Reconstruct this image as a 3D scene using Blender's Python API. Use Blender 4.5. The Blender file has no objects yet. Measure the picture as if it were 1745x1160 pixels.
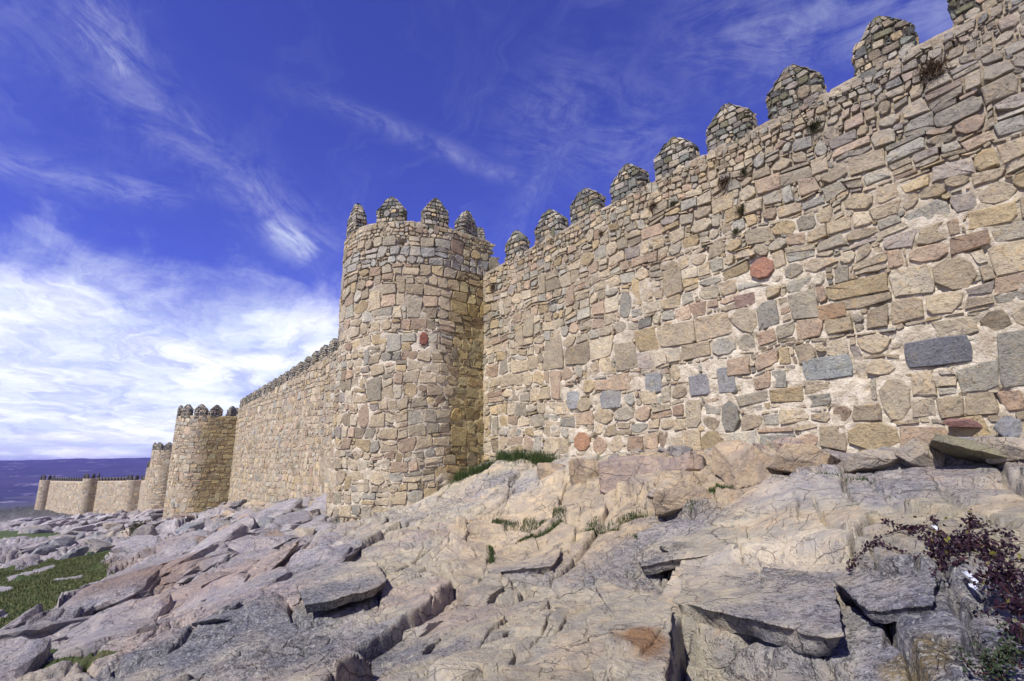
import bpy, math
import numpy as np
from mathutils import Matrix, Vector

PI = math.pi
scene = bpy.context.scene
rng = np.random.default_rng(7)

# ------------------------------------------------------------------ camera
EYE = np.array([0.0, -10.5, 0.0])
HEAD = math.radians(39.0)          # camera heading, turned from the wall direction (-x) towards the wall (+y)
PITCH = math.radians(13.1)
ROLL = math.radians(0.74)
h_ = np.array([-math.cos(HEAD), math.sin(HEAD), 0]); r_ = np.array([math.sin(HEAD), math.cos(HEAD), 0]); u_ = np.array([0, 0, 1.0])
fw = h_*math.cos(PITCH) + u_*math.sin(PITCH)
up0 = -h_*math.sin(PITCH) + u_*math.cos(PITCH)
RT = r_*math.cos(ROLL) - up0*math.sin(ROLL)
UP = up0*math.cos(ROLL) + r_*math.sin(ROLL)
cam_data = bpy.data.cameras.new('camera'); cam = bpy.data.objects.new('camera', cam_data)
scene.collection.objects.link(cam); scene.camera = cam
M = Matrix(((RT[0], UP[0], -fw[0], EYE[0]), (RT[1], UP[1], -fw[1], EYE[1]), (RT[2], UP[2], -fw[2], EYE[2]), (0, 0, 0, 1)))
cam.matrix_world = M
cam_data.sensor_width = 36; cam_data.lens = 860/1745*36
cam_data.clip_start = .05; cam_data.clip_end = 20000
scene.render.resolution_x = 1024; scene.render.resolution_y = 681

# ------------------------------------------------------------------ light
SUN_AZ = np.array([.19, -.80]); SUN_EL = math.radians(48)
SUN_AZ = SUN_AZ/np.linalg.norm(SUN_AZ)
to_sun = Vector((SUN_AZ[0]*math.cos(SUN_EL), SUN_AZ[1]*math.cos(SUN_EL), math.sin(SUN_EL)))
sd = bpy.data.lights.new('sun', 'SUN'); sd.energy = 4.6; sd.angle = math.radians(.6); sd.color = (1, .95, .86)
sun = bpy.data.objects.new('sun', sd); scene.collection.objects.link(sun)
sun.rotation_euler = to_sun.to_track_quat('Z', 'Y').to_euler()
scene.view_settings.view_transform = 'Standard'; scene.view_settings.look = 'None'
scene.view_settings.exposure = 0.52; scene.view_settings.gamma = 1.0; scene.view_settings.use_curve_mapping = False

HAZE_DENSITY = 1.7e-4

# ------------------------------------------------------------------ node helper
class NT:
    def __init__(s, tree): s.t = tree; s.n = tree.nodes; s.l = tree.links
    def new(s, kind, **kw):
        n = s.n.new(kind)
        for k, v in kw.items(): setattr(n, k, v)
        return n
    def put(s, sock, v):
        if v is None: return
        if hasattr(v, 'is_output'): s.l.new(v, sock)
        else:
            if isinstance(v, (tuple, list)) and len(v) == 3 and sock.type == 'RGBA': v = (*v, 1)
            sock.default_value = v
    def math(s, op, a, b=None, c=None, clamp=False):
        n = s.new('ShaderNodeMath', operation=op, use_clamp=clamp)
        s.put(n.inputs[0], a); s.put(n.inputs[1], b); s.put(n.inputs[2], c)
        return n.outputs[0]
    def vmath(s, op, a, b=None, out=0):
        n = s.new('ShaderNodeVectorMath', operation=op); s.put(n.inputs[0], a); s.put(n.inputs[1], b)
        return n.outputs['Value'] if op in ('DOT_PRODUCT', 'LENGTH') else n.outputs[0]
    def noise(s, vec, scale, detail=4, rough=.55, dist=0, out='Fac'):
        n = s.new('ShaderNodeTexNoise'); s.put(n.inputs['Vector'], vec); n.inputs['Scale'].default_value = scale
        n.inputs['Detail'].default_value = detail; n.inputs['Roughness'].default_value = rough; n.inputs['Distortion'].default_value = dist
        return n.outputs[out]
    def voro(s, vec, scale, feature='F1', out='Distance', rand=1):
        n = s.new('ShaderNodeTexVoronoi', feature=feature); s.put(n.inputs['Vector'], vec); n.inputs['Scale'].default_value = scale
        n.inputs['Randomness'].default_value = rand
        return n.outputs[out]
    def smooth(s, v, a, b, lo=0., hi=1.):
        n = s.new('ShaderNodeMapRange', interpolation_type='SMOOTHSTEP'); s.put(n.inputs[0], v)
        n.inputs[1].default_value = a; n.inputs[2].default_value = b; n.inputs[3].default_value = lo; n.inputs[4].default_value = hi
        return n.outputs[0]
    def mix(s, f, a, b, mode='MIX'):
        n = s.new('ShaderNodeMix', data_type='RGBA', blend_type=mode); s.put(n.inputs[0], f); s.put(n.inputs[6], a); s.put(n.inputs[7], b)
        return n.outputs[2]
    def comb(s, x, y, z):
        n = s.new('ShaderNodeCombineXYZ'); s.put(n.inputs[0], x); s.put(n.inputs[1], y); s.put(n.inputs[2], z); return n.outputs[0]
    def mapping(s, vec, scale=(1, 1, 1), rot=(0, 0, 0), loc=(0, 0, 0)):
        n = s.new('ShaderNodeMapping'); s.put(n.inputs[0], vec)
        n.inputs['Scale'].default_value = scale; n.inputs['Rotation'].default_value = rot; n.inputs['Location'].default_value = loc
        return n.outputs[0]

# ------------------------------------------------------------------ sky: Nishita with cirrus laid out by direction
world = bpy.data.worlds.new('World'); scene.world = world; world.use_nodes = True
w = NT(world.node_tree); w.n.clear()
wo = w.new('ShaderNodeOutputWorld'); bg = w.new('ShaderNodeBackground'); w.l.new(bg.outputs[0], wo.inputs[0])
sky = w.new('ShaderNodeTexSky', sky_type='NISHITA'); sky.sun_disc = False
sky.sun_elevation = SUN_EL; sky.sun_rotation = math.atan2(SUN_AZ[0], SUN_AZ[1])
sky.altitude = 1100; sky.air_density = 1.0; sky.dust_density = .3; sky.ozone_density = 3.0
SKY_TINT = (.42, .36, .98)
base_sky = w.mix(1.0, sky.outputs[0], SKY_TINT, 'MULTIPLY')
D_ = w.vmath('NORMALIZE', w.new('ShaderNodeTexCoord').outputs['Generated'])
sep = w.new('ShaderNodeSeparateXYZ'); w.l.new(D_, sep.inputs[0]); dz = sep.outputs[2]
# a plane of cloud high up: direction / (z + c)
den = w.math('ADD', w.math('MAXIMUM', dz, 0.0), .12)
plane = w.vmath('SCALE', D_); plane.node.inputs['Scale'].default_value = 1
w.l.new(w.math('DIVIDE', 1.0, den), plane.node.inputs['Scale'])
pl = w.mapping(plane, rot=(0, 0, math.radians(12)))
warp = w.noise(pl, .9, 5, .6, 0, 'Color')
plw = w.vmath('ADD', pl, w.vmath('MULTIPLY', w.vmath('SUBTRACT', warp, (.5, .5, .5)), (1.1, 1.1, 0)))
n_big = w.noise(plw, .75, 7, .62, .3)
n_str = w.noise(w.mapping(plw, scale=(.8, 2.6, 1)), 1.3, 8, .68, .4)
n_fine = w.noise(D_, 9, 8, .7, .6)
# low bank near the horizon
edge = w.math('ADD', dz, w.math('MULTIPLY', w.math('SUBTRACT', n_big, .5), -.42))
edge = w.math('ADD', edge, w.math('MULTIPLY', w.math('SUBTRACT', n_fine, .5), -.16))
bank = w.smooth(edge, .37, .16)
bank = w.math('MULTIPLY', bank, w.smooth(n_str, .28, .60, .46, 1.0))
low = w.smooth(dz, .20, .0, 0, .72)
bank = w.math('MAXIMUM', bank, low)
def V(*a): v = np.array(a, float); return v/np.linalg.norm(v)
def band(a, b, width, amp, k=9., cut=(.34, .78), ends=1.25, seed=0.):
    a = V(*a); b = V(*b); nrm = V(*np.cross(a, b)); c = V(*(a+b)); half = math.acos(float(a@b))/2; t = V(*np.cross(nrm, c))
    dn = w.vmath('DOT_PRODUCT', D_, tuple(nrm)); dt = w.vmath('DOT_PRODUCT', D_, tuple(t))
    wob = w.math('MULTIPLY', w.math('SUBTRACT', w.noise(D_, 3.2, 3, .5), .5), width*2.2)
    x = w.math('DIVIDE', w.math('ADD', dn, wob), width); x2 = w.math('MULTIPLY', x, x)
    y = w.math('DIVIDE', dt, math.sin(half)*ends); y2 = w.math('MULTIPLY', y, y); y4 = w.math('MULTIPLY', y2, y2)
    front = w.smooth(w.vmath('DOT_PRODUCT', D_, tuple(c)), 0, .2)
    g = w.math('MULTIPLY', w.math('EXPONENT', w.math('MULTIPLY', w.math('ADD', x2, y4), -1.0)), front)
    sv = w.comb(w.math('MULTIPLY', dn, k*2.0), w.math('MULTIPLY', dt, k*.8), seed)
    nn = w.noise(sv, 1.0, 9, .72, 1.6)
    f2 = w.noise(D_, 26, 5, .65, .5)
    nn = w.math('ADD', w.math('MULTIPLY', nn, .75), w.math('MULTIPLY', f2, .25))
    return w.math('MULTIPLY', w.math('MULTIPLY', g, w.smooth(nn, *cut)), amp)
bands = [
    band((-.804, -.138, .579), (-.884, .285, .372), .06, .22, 8, seed=1.3),
    band((-.862, .054, .505), (-.895, .235, .38), .018, .20, 10, seed=2.1),
    band((-.909, -.15, .398), (-.905, .03, .412), .022, .22, 12, (.34, .72), seed=3.7),
    band((-.900, .19, .405), (-.893, .255, .37), .026, .68, 10, (.28, .66), seed=4.2),
    band((-.788, .21, .60), (-.648, .569, .507), .018, .18, 9, seed=5.5),
    band((-.690, .560, .43), (-.563, .596, .573), .03, .20, 9, seed=6.2),
    band((-.84, -.03, .56), (-.80, -.09, .60), .04, .50, 9, seed=7.4),
    band((-.30, .70, .64), (.15, .84, .53), .09, .24, 7, (.34, .72), seed=8.8),
    band((-.62, .52, .60), (-.45, .72, .53), .09, .12, 7, (.36, .68), seed=9.8),
]
c = bank
for b_ in bands: c = w.math('MAXIMUM', c, b_)
veil = w.math('MULTIPLY', w.smooth(n_str, .5, .85), .09)
c = w.math('ADD', c, w.math('MULTIPLY', veil, w.math('SUBTRACT', 1.0, c)), clamp=True)
cl_shade = w.smooth(w.noise(plw, 1.6, 6, .6), .35, .7)
cloud_col = w.mix(cl_shade, (4.0, 4.5, 5.6), (6.7, 6.9, 7.4))
w.l.new(w.mix(c, base_sky, cloud_col), bg.inputs[0])
bg.inputs[1].default_value = .128

# ------------------------------------------------------------------ numeric noise
def hsh(ix, iy, iz, seed):
    u = np.uint32
    h = ix.astype(np.int32).view(u)*u(374761393) + iy.astype(np.int32).view(u)*u(668265263) + u((seed*974634777) & 0xffffffff)
    h = (h ^ (h >> u(13)))*u(1274126177); h = (h ^ (h >> u(16)))*u(2246822519); h ^= h >> u(15)
    return (h & u(0xffffff)).astype(np.float32)*np.float32(1/16777215)
def vn2(x, y, seed=0):
    x = np.atleast_1d(np.asarray(x, np.float64)); y = np.atleast_1d(np.asarray(y, np.float64)); x, y = np.broadcast_arrays(x, y)
    ix = np.floor(x); iy = np.floor(y); fx = x-ix; fy = y-iy; z0 = np.zeros_like(ix)
    fx = fx*fx*fx*(fx*(fx*6-15)+10); fy = fy*fy*fy*(fy*(fy*6-15)+10)
    a = hsh(ix, iy, z0, seed); b = hsh(ix+1, iy, z0, seed); c_ = hsh(ix, iy+1, z0, seed); d = hsh(ix+1, iy+1, z0, seed)
    return (a+(b-a)*fx)*(1-fy)+(c_+(d-c_)*fx)*fy
def fbm(x, y, octv=4, seed=0, gain=.5):
    s = 0; a = 1; t = 0
    for i in range(octv):
        c0, s0 = math.cos(.6*i+.3), math.sin(.6*i+.3)
        s = s + a*(vn2((x*c0-y*s0)*2**i, (x*s0+y*c0)*2**i, seed+i*17)-.5); t += a; a *= gain
    return s/t*2          # about -1..1
def sst(x, a, b):
    t = np.clip((x-a)/(b-a), 0, 1); return t*t*(3-2*t)
def cells(x, y, seed):
    """jittered Voronoi: random values of the nearest cell, offset from its point, distance to the border"""
    ix = np.floor(x); iy = np.floor(y); best = np.full(x.shape, 1e9); bx = np.zeros(x.shape); by = np.zeros(x.shape); bi = np.zeros(x.shape); bj = np.zeros(x.shape)
    z0 = np.zeros_like(ix)
    pts = []
    for i in (-1, 0, 1):
        for j in (-1, 0, 1):
            jx = ix+i+.1+.8*hsh(ix+i, iy+j, z0, seed); jy = iy+j+.1+.8*hsh(ix+i, iy+j, z0, seed+1)
            d = (jx-x)**2+(jy-y)**2; m = d < best
            best = np.where(m, d, best); bx = np.where(m, jx, bx); by = np.where(m, jy, by); bi = np.where(m, ix+i, bi); bj = np.where(m, iy+j, bj)
            pts.append((jx, jy))
    ed = np.full(x.shape, 1e9)
    for jx, jy in pts:
        ex = jx-bx; ey = jy-by; L = np.sqrt(ex*ex+ey*ey)
        dd = ((bx+jx)/2-x)*ex/np.maximum(L, 1e-6)+((by+jy)/2-y)*ey/np.maximum(L, 1e-6)
        ed = np.where(L > 1e-4, np.minimum(ed, dd), ed)
    r = [hsh(bi, bj, z0, seed+k) for k in (5, 6, 7, 8)]
    return r, x-bx, y-by, ed

# ------------------------------------------------------------------ mesh and object helpers
COL = scene.collection
def make_mesh(name, verts, loops, starts, totals, mats, tone=None, smooth=True):
    me = bpy.data.meshes.new(name)
    verts = np.asarray(verts, np.float32); loops = np.asarray(loops, np.int32)
    me.vertices.add(len(verts)); me.vertices.foreach_set('co', verts.ravel())
    me.loops.add(len(loops)); me.loops.foreach_set('vertex_index', loops)
    me.polygons.add(len(starts)); me.polygons.foreach_set('loop_start', np.asarray(starts, np.int32)); me.polygons.foreach_set('loop_total', np.asarray(totals, np.int32))
    me.polygons.foreach_set('use_smooth', np.full(len(starts), smooth, bool))
    me.update(calc_edges=True)
    if tone is not None:
        at = me.color_attributes.new('tone', 'FLOAT_COLOR', 'POINT')
        t4 = np.ones((len(verts), 4), np.float32); t4[:, :tone.shape[1]] = tone; at.data.foreach_set('color', t4.ravel())
    for m in (mats if isinstance(mats, (list, tuple)) else [mats]): me.materials.append(m)
    return me
def quads_tris(name, verts, quads, tris, mats, tone=None, smooth=True):
    q = np.asarray(quads, np.int32).reshape(-1, 4); t = np.asarray(tris, np.int32).reshape(-1, 3)
    loops = np.concatenate([q.ravel(), t.ravel()]); tot = np.concatenate([np.full(len(q), 4), np.full(len(t), 3)])
    st = np.concatenate([[0], np.cumsum(tot)[:-1]]) if len(tot) else []
    return make_mesh(name, verts, loops, st, tot, mats, tone, smooth)
def link(name, me, parent=None, **props):
    o = bpy.data.objects.new(name, me); COL.objects.link(o)
    if parent is not None: o.parent = parent; o.matrix_parent_inverse = parent_inv(parent)
    for k, v in props.items(): o[k] = v
    return o
def parent_inv(p):
    m = Matrix.Translation(p.location)
    q = p.parent
    while q is not None: q = q.parent
    return m.inverted() if p.parent is None else Matrix.Identity(4)
def thing(name, loc, label, cat, group=None):
    o = bpy.data.objects.new(name, None); COL.objects.link(o); o.location = loc; o.empty_display_size = .2
    o['label'] = label; o['category'] = cat
    if group: o['group'] = group
    return o

# ------------------------------------------------------------------ materials
def new_mat(name):
    m = bpy.data.materials.new(name); m.use_nodes = True; t = NT(m.node_tree)
    b = t.n['Principled BSDF']; b.inputs['Roughness'].default_value = .9; b.inputs['Specular IOR Level'].default_value = .2
    return m, t, b
def bump(t, b, height, strength, dist, normal=None):
    n = t.new('ShaderNodeBump'); n.inputs['Strength'].default_value = strength; n.inputs['Distance'].default_value = dist
    t.put(n.inputs['Height'], height)
    if normal is not None: t.l.new(normal, n.inputs['Normal'])
    t.l.new(n.outputs[0], b.inputs['Normal']); return n.outputs[0]

def stone_material():
    m, t, b = new_mat('granite_stone')
    at = t.new('ShaderNodeAttribute', attribute_name='tone'); pos = t.new('ShaderNodeNewGeometry').outputs['Position']
    n1 = t.noise(pos, 2.6, 6, .68, .5); n2 = t.noise(pos, 17, 6, .74, .2); n3 = t.noise(pos, 70, 4, .75); n4 = t.noise(pos, 6.5, 7, .72, .9)
    col = t.mix(t.smooth(n1, .35, .62, 0, .75), at.outputs['Color'], t.mix(1., at.outputs['Color'], (.74, .74, .80), 'MULTIPLY'))
    col = t.mix(t.smooth(n4, .50, .66, 0, .55), col, t.mix(1., col, (1.22, 1.02, .74), 'MULTIPLY'))
    col = t.mix(t.smooth(t.noise(pos, 4.1, 5, .7, .3), .54, .70, 0, .6), col, t.mix(1., col, (1.28, 1.26, 1.20), 'MULTIPLY'))
    col = t.mix(t.smooth(n2, .50, .66, 0, .60), col, t.mix(1., col, (.48, .46, .46), 'MULTIPLY'))
    spk = t.math('MULTIPLY', t.math('SUBTRACT', t.math('ADD', t.math('MULTIPLY', n2, .5), t.math('MULTIPLY', n3, .5)), .545), 13, clamp=True)
    col = t.mix(t.math('MULTIPLY', spk, .72), col, (.06, .055, .052))
    col = t.mix(t.smooth(t.noise(pos, 46, 5, .75), .58, .66, 0, .55), col, (.56, .53, .46))
    t.l.new(col, b.inputs['Base Color'])
    hgt = t.math('ADD', t.math('MULTIPLY', n2, .7), t.math('ADD', t.math('MULTIPLY', n3, .3), t.math('MULTIPLY', n4, 1.3)))
    bump(t, b, hgt, 1.0, .05)
    return m
def mortar_material():
    m, t, b = new_mat('lime_mortar')
    at = t.new('ShaderNodeAttribute', attribute_name='tone'); pos = t.new('ShaderNodeNewGeometry').outputs['Position']
    n1 = t.noise(pos, 5, 6, .7, .5); n2 = t.noise(pos, 30, 5, .7); v = t.voro(pos, 16)
    col = t.mix(t.smooth(n1, .35, .65), at.outputs['Color'], t.mix(1., at.outputs['Color'], (.62, .58, .52), 'MULTIPLY'))
    col = t.mix(t.smooth(n2, .5, .7, 0, .7), col, t.mix(1., col, (.55, .5, .48), 'MULTIPLY'))
    t.l.new(col, b.inputs['Base Color'])
    bump(t, b, t.math('ADD', t.math('MULTIPLY', n1, .8), t.math('ADD', t.math('MULTIPLY', n2, .7), t.math('MULTIPLY', v, -.22))), .9, .05)
    return m
STONE = stone_material(); MORTAR = mortar_material()

# ------------------------------------------------------------------ base terrain: thin plate through surveyed points
CTRL = np.array([(12.00, 0.00, 1.00), (6.00, 0.00, 0.70), (2.00, 0.00, 0.42), (-1.15, 0.00, 0.35), (-2.10, 0.00, 0.28), (-2.90, 0.00, 0.12), (-3.90, 0.00, 0.04), (-4.95, 0.00, 0.08), (-6.20, 0.00, 0.14), (-7.80, 0.00, 0.17), (-9.80, 0.00, 0.05), (-12.20, 0.00, -0.09), (-14.60, 0.00, -0.15), (-20.20, 0.00, -1.50), (-30.00, 0.00, -1.97), (-38.50, 0.00, -2.96), (-47.00, 0.00, -3.50), (-56.00, 0.00, -4.00), (-17.46, -4.14, -1.85), (-16.30, -3.91, -1.83), (-15.44, -3.32, -1.72), (-14.91, -2.59, -1.50), (-14.67, -1.89, -1.20), (-14.62, -1.27, -0.95), (-14.60, -0.49, -0.45), (-19.80, -3.30, -1.95), (-20.30, -1.50, -1.90), (-57.00, -2.10, -4.40), (-58.00, -4.50, -5.20), (-60.00, -4.80, -5.50), (-100.00, -3.00, -7.60), (-128.00, -2.00, -9.80), (-189.70, -2.50, -15.20), (-205.00, -12.50, -15.70), (-239.00, -24.00, -14.90), (-128.00, 3.00, -9.50), (-200.00, 3.00, -15.00), (-60.00, 3.00, -4.50), (0.00, -10.50, -1.68), (1.20, -11.50, -1.60), (-1.50, -12.00, -1.80), (1.00, -8.50, -1.45), (-0.30, -12.00, -1.70), (3.00, -10.00, -1.20), (-3.05, -8.07, -1.49), (-4.38, -7.01, -1.61), (-6.09, -5.63, -1.64), (-8.91, -3.23, -1.54), (-6.72, -3.37, -1.26), (-5.44, -3.33, -1.01), (-4.48, -2.23, -0.70), (-3.27, -1.79, -0.39), (-1.85, -1.69, -0.26), (-1.05, -1.76, -0.21), (-3.18, -4.04, -1.01), (-1.98, -3.89, -0.78), (-0.98, -4.28, -0.65), (-3.09, -6.07, -1.31), (-1.74, -6.24, -1.19), (-1.71, -7.22, -1.31), (-1.09, -5.93, -0.96), (-1.05, -6.85, -1.21), (-0.63, -6.65, -1.14), (-10.77, -4.77, -1.51), (-7.58, -6.44, -1.75), (-5.69, -7.79, -1.86), (-4.33, -8.67, -1.71), (-13.68, -5.70, -1.97), (-10.59, -7.51, -2.07), (-8.02, -8.78, -2.06), (-6.24, -9.62, -2.03), (-19.42, -5.70, -2.31), (-17.64, -6.92, -2.36), (-14.89, -8.66, -2.57), (-11.47, -9.68, -2.64), (-10.50, -10.54, -2.65), (-9.48, -11.05, -2.61), (-35.65, -5.49, -3.89), (-31.88, -7.70, -4.01), (-21.97, -9.42, -3.57), (-17.00, -10.47, -3.43), (-14.47, -11.45, -3.26), (-45.96, -8.54, -5.17), (-30.99, -11.07, -4.62), (-25.93, -12.44, -4.32), (-74.97, -8.52, -7.08), (-51.98, -12.08, -5.66), (-41.86, -13.94, -4.95), (-74.72, -16.94, -6.97), (-109.85, -16.27, -9.16), (-149.98, -12.86, -11.79), (-149.41, -23.76, -11.43), (-328.63, -40.52, -19.59), (-419.33, -34.14, -24.04), (-900.00, 100.00, -48.00), (-900.00, -300.00, -60.00), (-500.00, -200.00, -40.00), (-400.00, 60.00, -22.00), (-300.00, -90.00, -30.00), (-100.00, -60.00, -22.00), (-40.00, -60.00, -16.00), (-15.00, -30.00, -6.00), (0.00, -25.00, -4.50), (20.00, -25.00, -3.50), (20.00, -8.00, 0.20)])
def enc(x, y):
    R = np.hypot(x, y-EYE[1]); a = np.arctan2(y-EYE[1], -x); a = np.where(a < -2.0, a+2*np.pi, a)
    return a*2.2, np.log(R+.8)
def tps_phi(d2): return .5*d2*np.log(d2+1e-9)
cu, cv = enc(CTRL[:, 0], CTRL[:, 1]); NC = len(CTRL)
_K = tps_phi((cu[:, None]-cu)**2+(cv[:, None]-cv)**2)+np.eye(NC)*.004
_P = np.c_[np.ones(NC), cu, cv]
_W = np.linalg.solve(np.block([[_K, _P], [_P.T, np.zeros((3, 3))]]), np.r_[np.arcsinh(CTRL[:, 2]), 0, 0, 0])
def base(x, y):
    x = np.asarray(x, float); y = np.asarray(y, float)
    U, Vv = enc(x, y); s = _W[NC]+_W[NC+1]*U+_W[NC+2]*Vv
    for i in range(NC): s = s+_W[i]*tps_phi((U-cu[i])**2+(Vv-cv[i])**2)
    return np.sinh(np.clip(s, -5.0, 1.2))

# features of the outcrop in plan (metres)
CR={
 'c1':[(-9.98,-7.51),(-7.67,-8.14),(-7.01,-8.23),(-6.94,-7.93),(-7.03,-7.26)],
 'c2':[(-13.35,-2.76),(-13.32,-2.09),(-13.32,-1.46),(-12.42,-0.80),(-11.55,-0.60)],
 'c3':[(-9.56,-5.40),(-9.82,-4.43),(-9.46,-3.45),(-8.88,-3.25),(-7.54,-3.15),(-6.73,-3.36),(-6.05,-3.34),(-5.87,-2.98),(-5.77,-2.86)],
 'c3b':[(-5.35,-3.68),(-5.01,-3.46),(-4.74,-3.05)],
 'c4':[(-7.76,-4.10),(-7.44,-3.73),(-7.40,-3.37)],
 'c5':[(-6.36,-5.99),(-7.32,-5.07),(-8.50,-4.22),(-8.37,-3.68)],
 'c6':[(-4.61,-2.26),(-4.28,-1.79),(-3.28,-1.76),(-2.51,-1.74),(-1.72,-1.75),(-1.02,-1.80)],
 'c7':[(-3.06,-2.61),(-2.81,-3.31),(-2.57,-3.87),(-2.04,-4.44),(-1.56,-5.17),(-1.28,-5.69)],
 'c8':[(-2.75,-3.44),(-2.47,-3.39),(-2.24,-3.09)],
 'c9':[(-8.86,-6.28),(-7.76,-6.70),(-7.49,-6.08)],
 'c10':[(-1.40,-5.14),(-1.10,-5.70),(-0.90,-6.26),(-0.73,-6.65)],
 'c12':[(-3.61,-7.54),(-3.80,-7.07),(-3.99,-6.61),(-4.27,-6.25),(-4.34,-5.89)],
 'c13':[(-8.06,-6.19),(-8.80,-5.06),(-10.44,-3.58)],
 'c14':[(-9.57,-10.74),(-8.86,-10.34),(-7.79,-9.72),(-7.16,-9.12)],
 'c15':[(-8.15,-9.64),(-7.98,-9.42),(-8.24,-9.20)],
 'c16':[(-10.06,-9.62),(-11.87,-8.71),(-12.84,-7.62),(-13.89,-6.07)],
 'c17':[(-7.92,-9.42),(-10.58,-8.37),(-13.25,-6.92)],
 'c18':[(-3.92,-7.21),(-3.45,-7.55),(-3.33,-7.80)],
 'c19':[(-3.78,-6.19),(-4.79,-5.24),(-5.49,-4.65)],
 'c20':[(-1.83,-1.83),(-1.30,-3.19),(-0.87,-4.62)],
 'c21':[(-2.66,-1.72),(-1.96,-3.01),(-1.43,-4.08)],
 'c22':[(-1.82,-5.56),(-1.49,-6.04),(-1.21,-6.25)],
 'c23':[(-5.29,-4.13),(-3.69,-4.79),(-3.17,-4.22)],
 'c24':[(-13.63,-4.64),(-11.98,-6.16),(-12.13,-7.21)],
}
PO={
 'r1':[(-2.90,-6.37),(-2.03,-6.54),(-1.60,-7.44),(-2.00,-7.76)],
 'r2':[(-2.02,-6.56),(-1.84,-6.54),(-1.47,-6.63),(-1.27,-7.17),(-1.61,-7.45)],
 'lip':[(-2.92,-6.34),(-3.29,-5.32),(-1.89,-5.54),(-1.48,-6.60),(-2.04,-6.52)],
 'blk':[(-4.50,-5.57),(-2.92,-6.34),(-2.02,-7.77),(-2.33,-7.99),(-3.23,-7.13)],
 'tri':[(-1.92,-6.69),(-1.39,-6.77),(-1.24,-7.16),(-1.52,-7.37)],
 'slab1':[(-9.66,-7.57),(-10.18,-6.79),(-8.86,-6.45),(-7.37,-6.93),(-7.03,-7.26),(-6.94,-7.93),(-7.01,-8.23)],
 'dome':[(-13.07,-2.83),(-11.39,-0.74),(-8.82,-1.05),(-6.72,-3.20),(-8.98,-3.18),(-9.56,-5.40),(-12.24,-4.94)],
 'big':[(-4.56,-2.27),(-3.26,-1.82),(-1.84,-1.77),(-1.24,-4.15),(-1.40,-5.14),(-2.33,-4.56),(-3.54,-4.78)],
 'gr1':[(-30.23,-13.80),(-29.96,-11.76),(-43.43,-8.93),(-36.90,-8.87),(-22.99,-9.84),(-19.07,-10.73),(-16.26,-11.04),(-14.06,-11.86)],
 'gr2':[(-132.29,-26.49),(-78.61,-14.05),(-70.51,-11.79),(-59.49,-12.36),(-80.95,-20.13)],
 'gr3':[(-38.15,-14.83),(-33.64,-12.37),(-38.26,-10.84),(-36.67,-10.10),(-29.96,-11.76),(-30.23,-13.80)],
 'gr4':[(-11.81,-11.24),(-10.61,-10.60),(-8.88,-10.06),(-8.76,-10.39),(-10.40,-11.12)],
 'st1':[(-31.53,-12.77),(-34.40,-11.40),(-33.33,-11.25),(-29.81,-12.53)],
 'st2':[(-28.43,-11.17),(-26.40,-10.29),(-25.21,-10.25),(-26.58,-11.03)],
 'st3':[(-29.63,-13.42),(-27.88,-12.30),(-26.16,-12.16),(-26.28,-13.04)],
 'st4':[(-22.56,-12.86),(-19.86,-11.65),(-19.17,-11.62),(-20.58,-12.62)],
 'path':[(-38.30,-13.27),(-47.97,-11.33),(-72.51,-8.08),(-62.73,-8.37),(-44.23,-11.18),(-36.98,-13.05)],
}
BL={
 'lichen':((-7.29,-8.85),1.6),
 'lich2':((-5.43,-8.35),1.2),
 'ochre':((-2.62,-7.22),0.28),
 'ochre2':((-1.05,-6.61),0.22),
 'rust':((-15.73,-9.51),1.6),
 'rust2':((-27.19,-8.57),2),
 'warm':((-7.41,-2.60),3),
 'warm2':((-5.40,-0.84),2),
 'pink':((-12.22,-7.96),2.0),
 'pink2':((-8.66,-9.14),1.4),
 'blue':((-0.88,-6.38),0.9),
 'blue2':((-3.00,-2.13),1.2),
 'dark1':((-4.48,-4.78),0.6),
 'dark2':((-2.62,-5.38),0.5),
 'dark3':((-4.80,-3.13),0.8),
 'cream':((-2.81,-4.85),1.0),
 'cream2':((-12.88,-3.66),2.0),
}

CRW = {'c1': (.035, .14), 'c2': (.05, .10), 'c3': (.06, .17), 'c3b': (.05, .10), 'c4': (.04, .08), 'c5': (.03, .09), 'c6': (.055, .19), 'c7': (.02, .11), 'c8': (.016, .05), 'c10': (.03, .13), 'c12': (.012, .07), 'c14': (.08, .14), 'c15': (.06, .14), 'c16': (.05, .10), 'c17': (.05, .11), 'c18': (.012, .04), 'c21': (.03, .07), 'c20': (.04, .09), 'c22': (.03, .10), 'c24': (.05, .12)}

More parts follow.
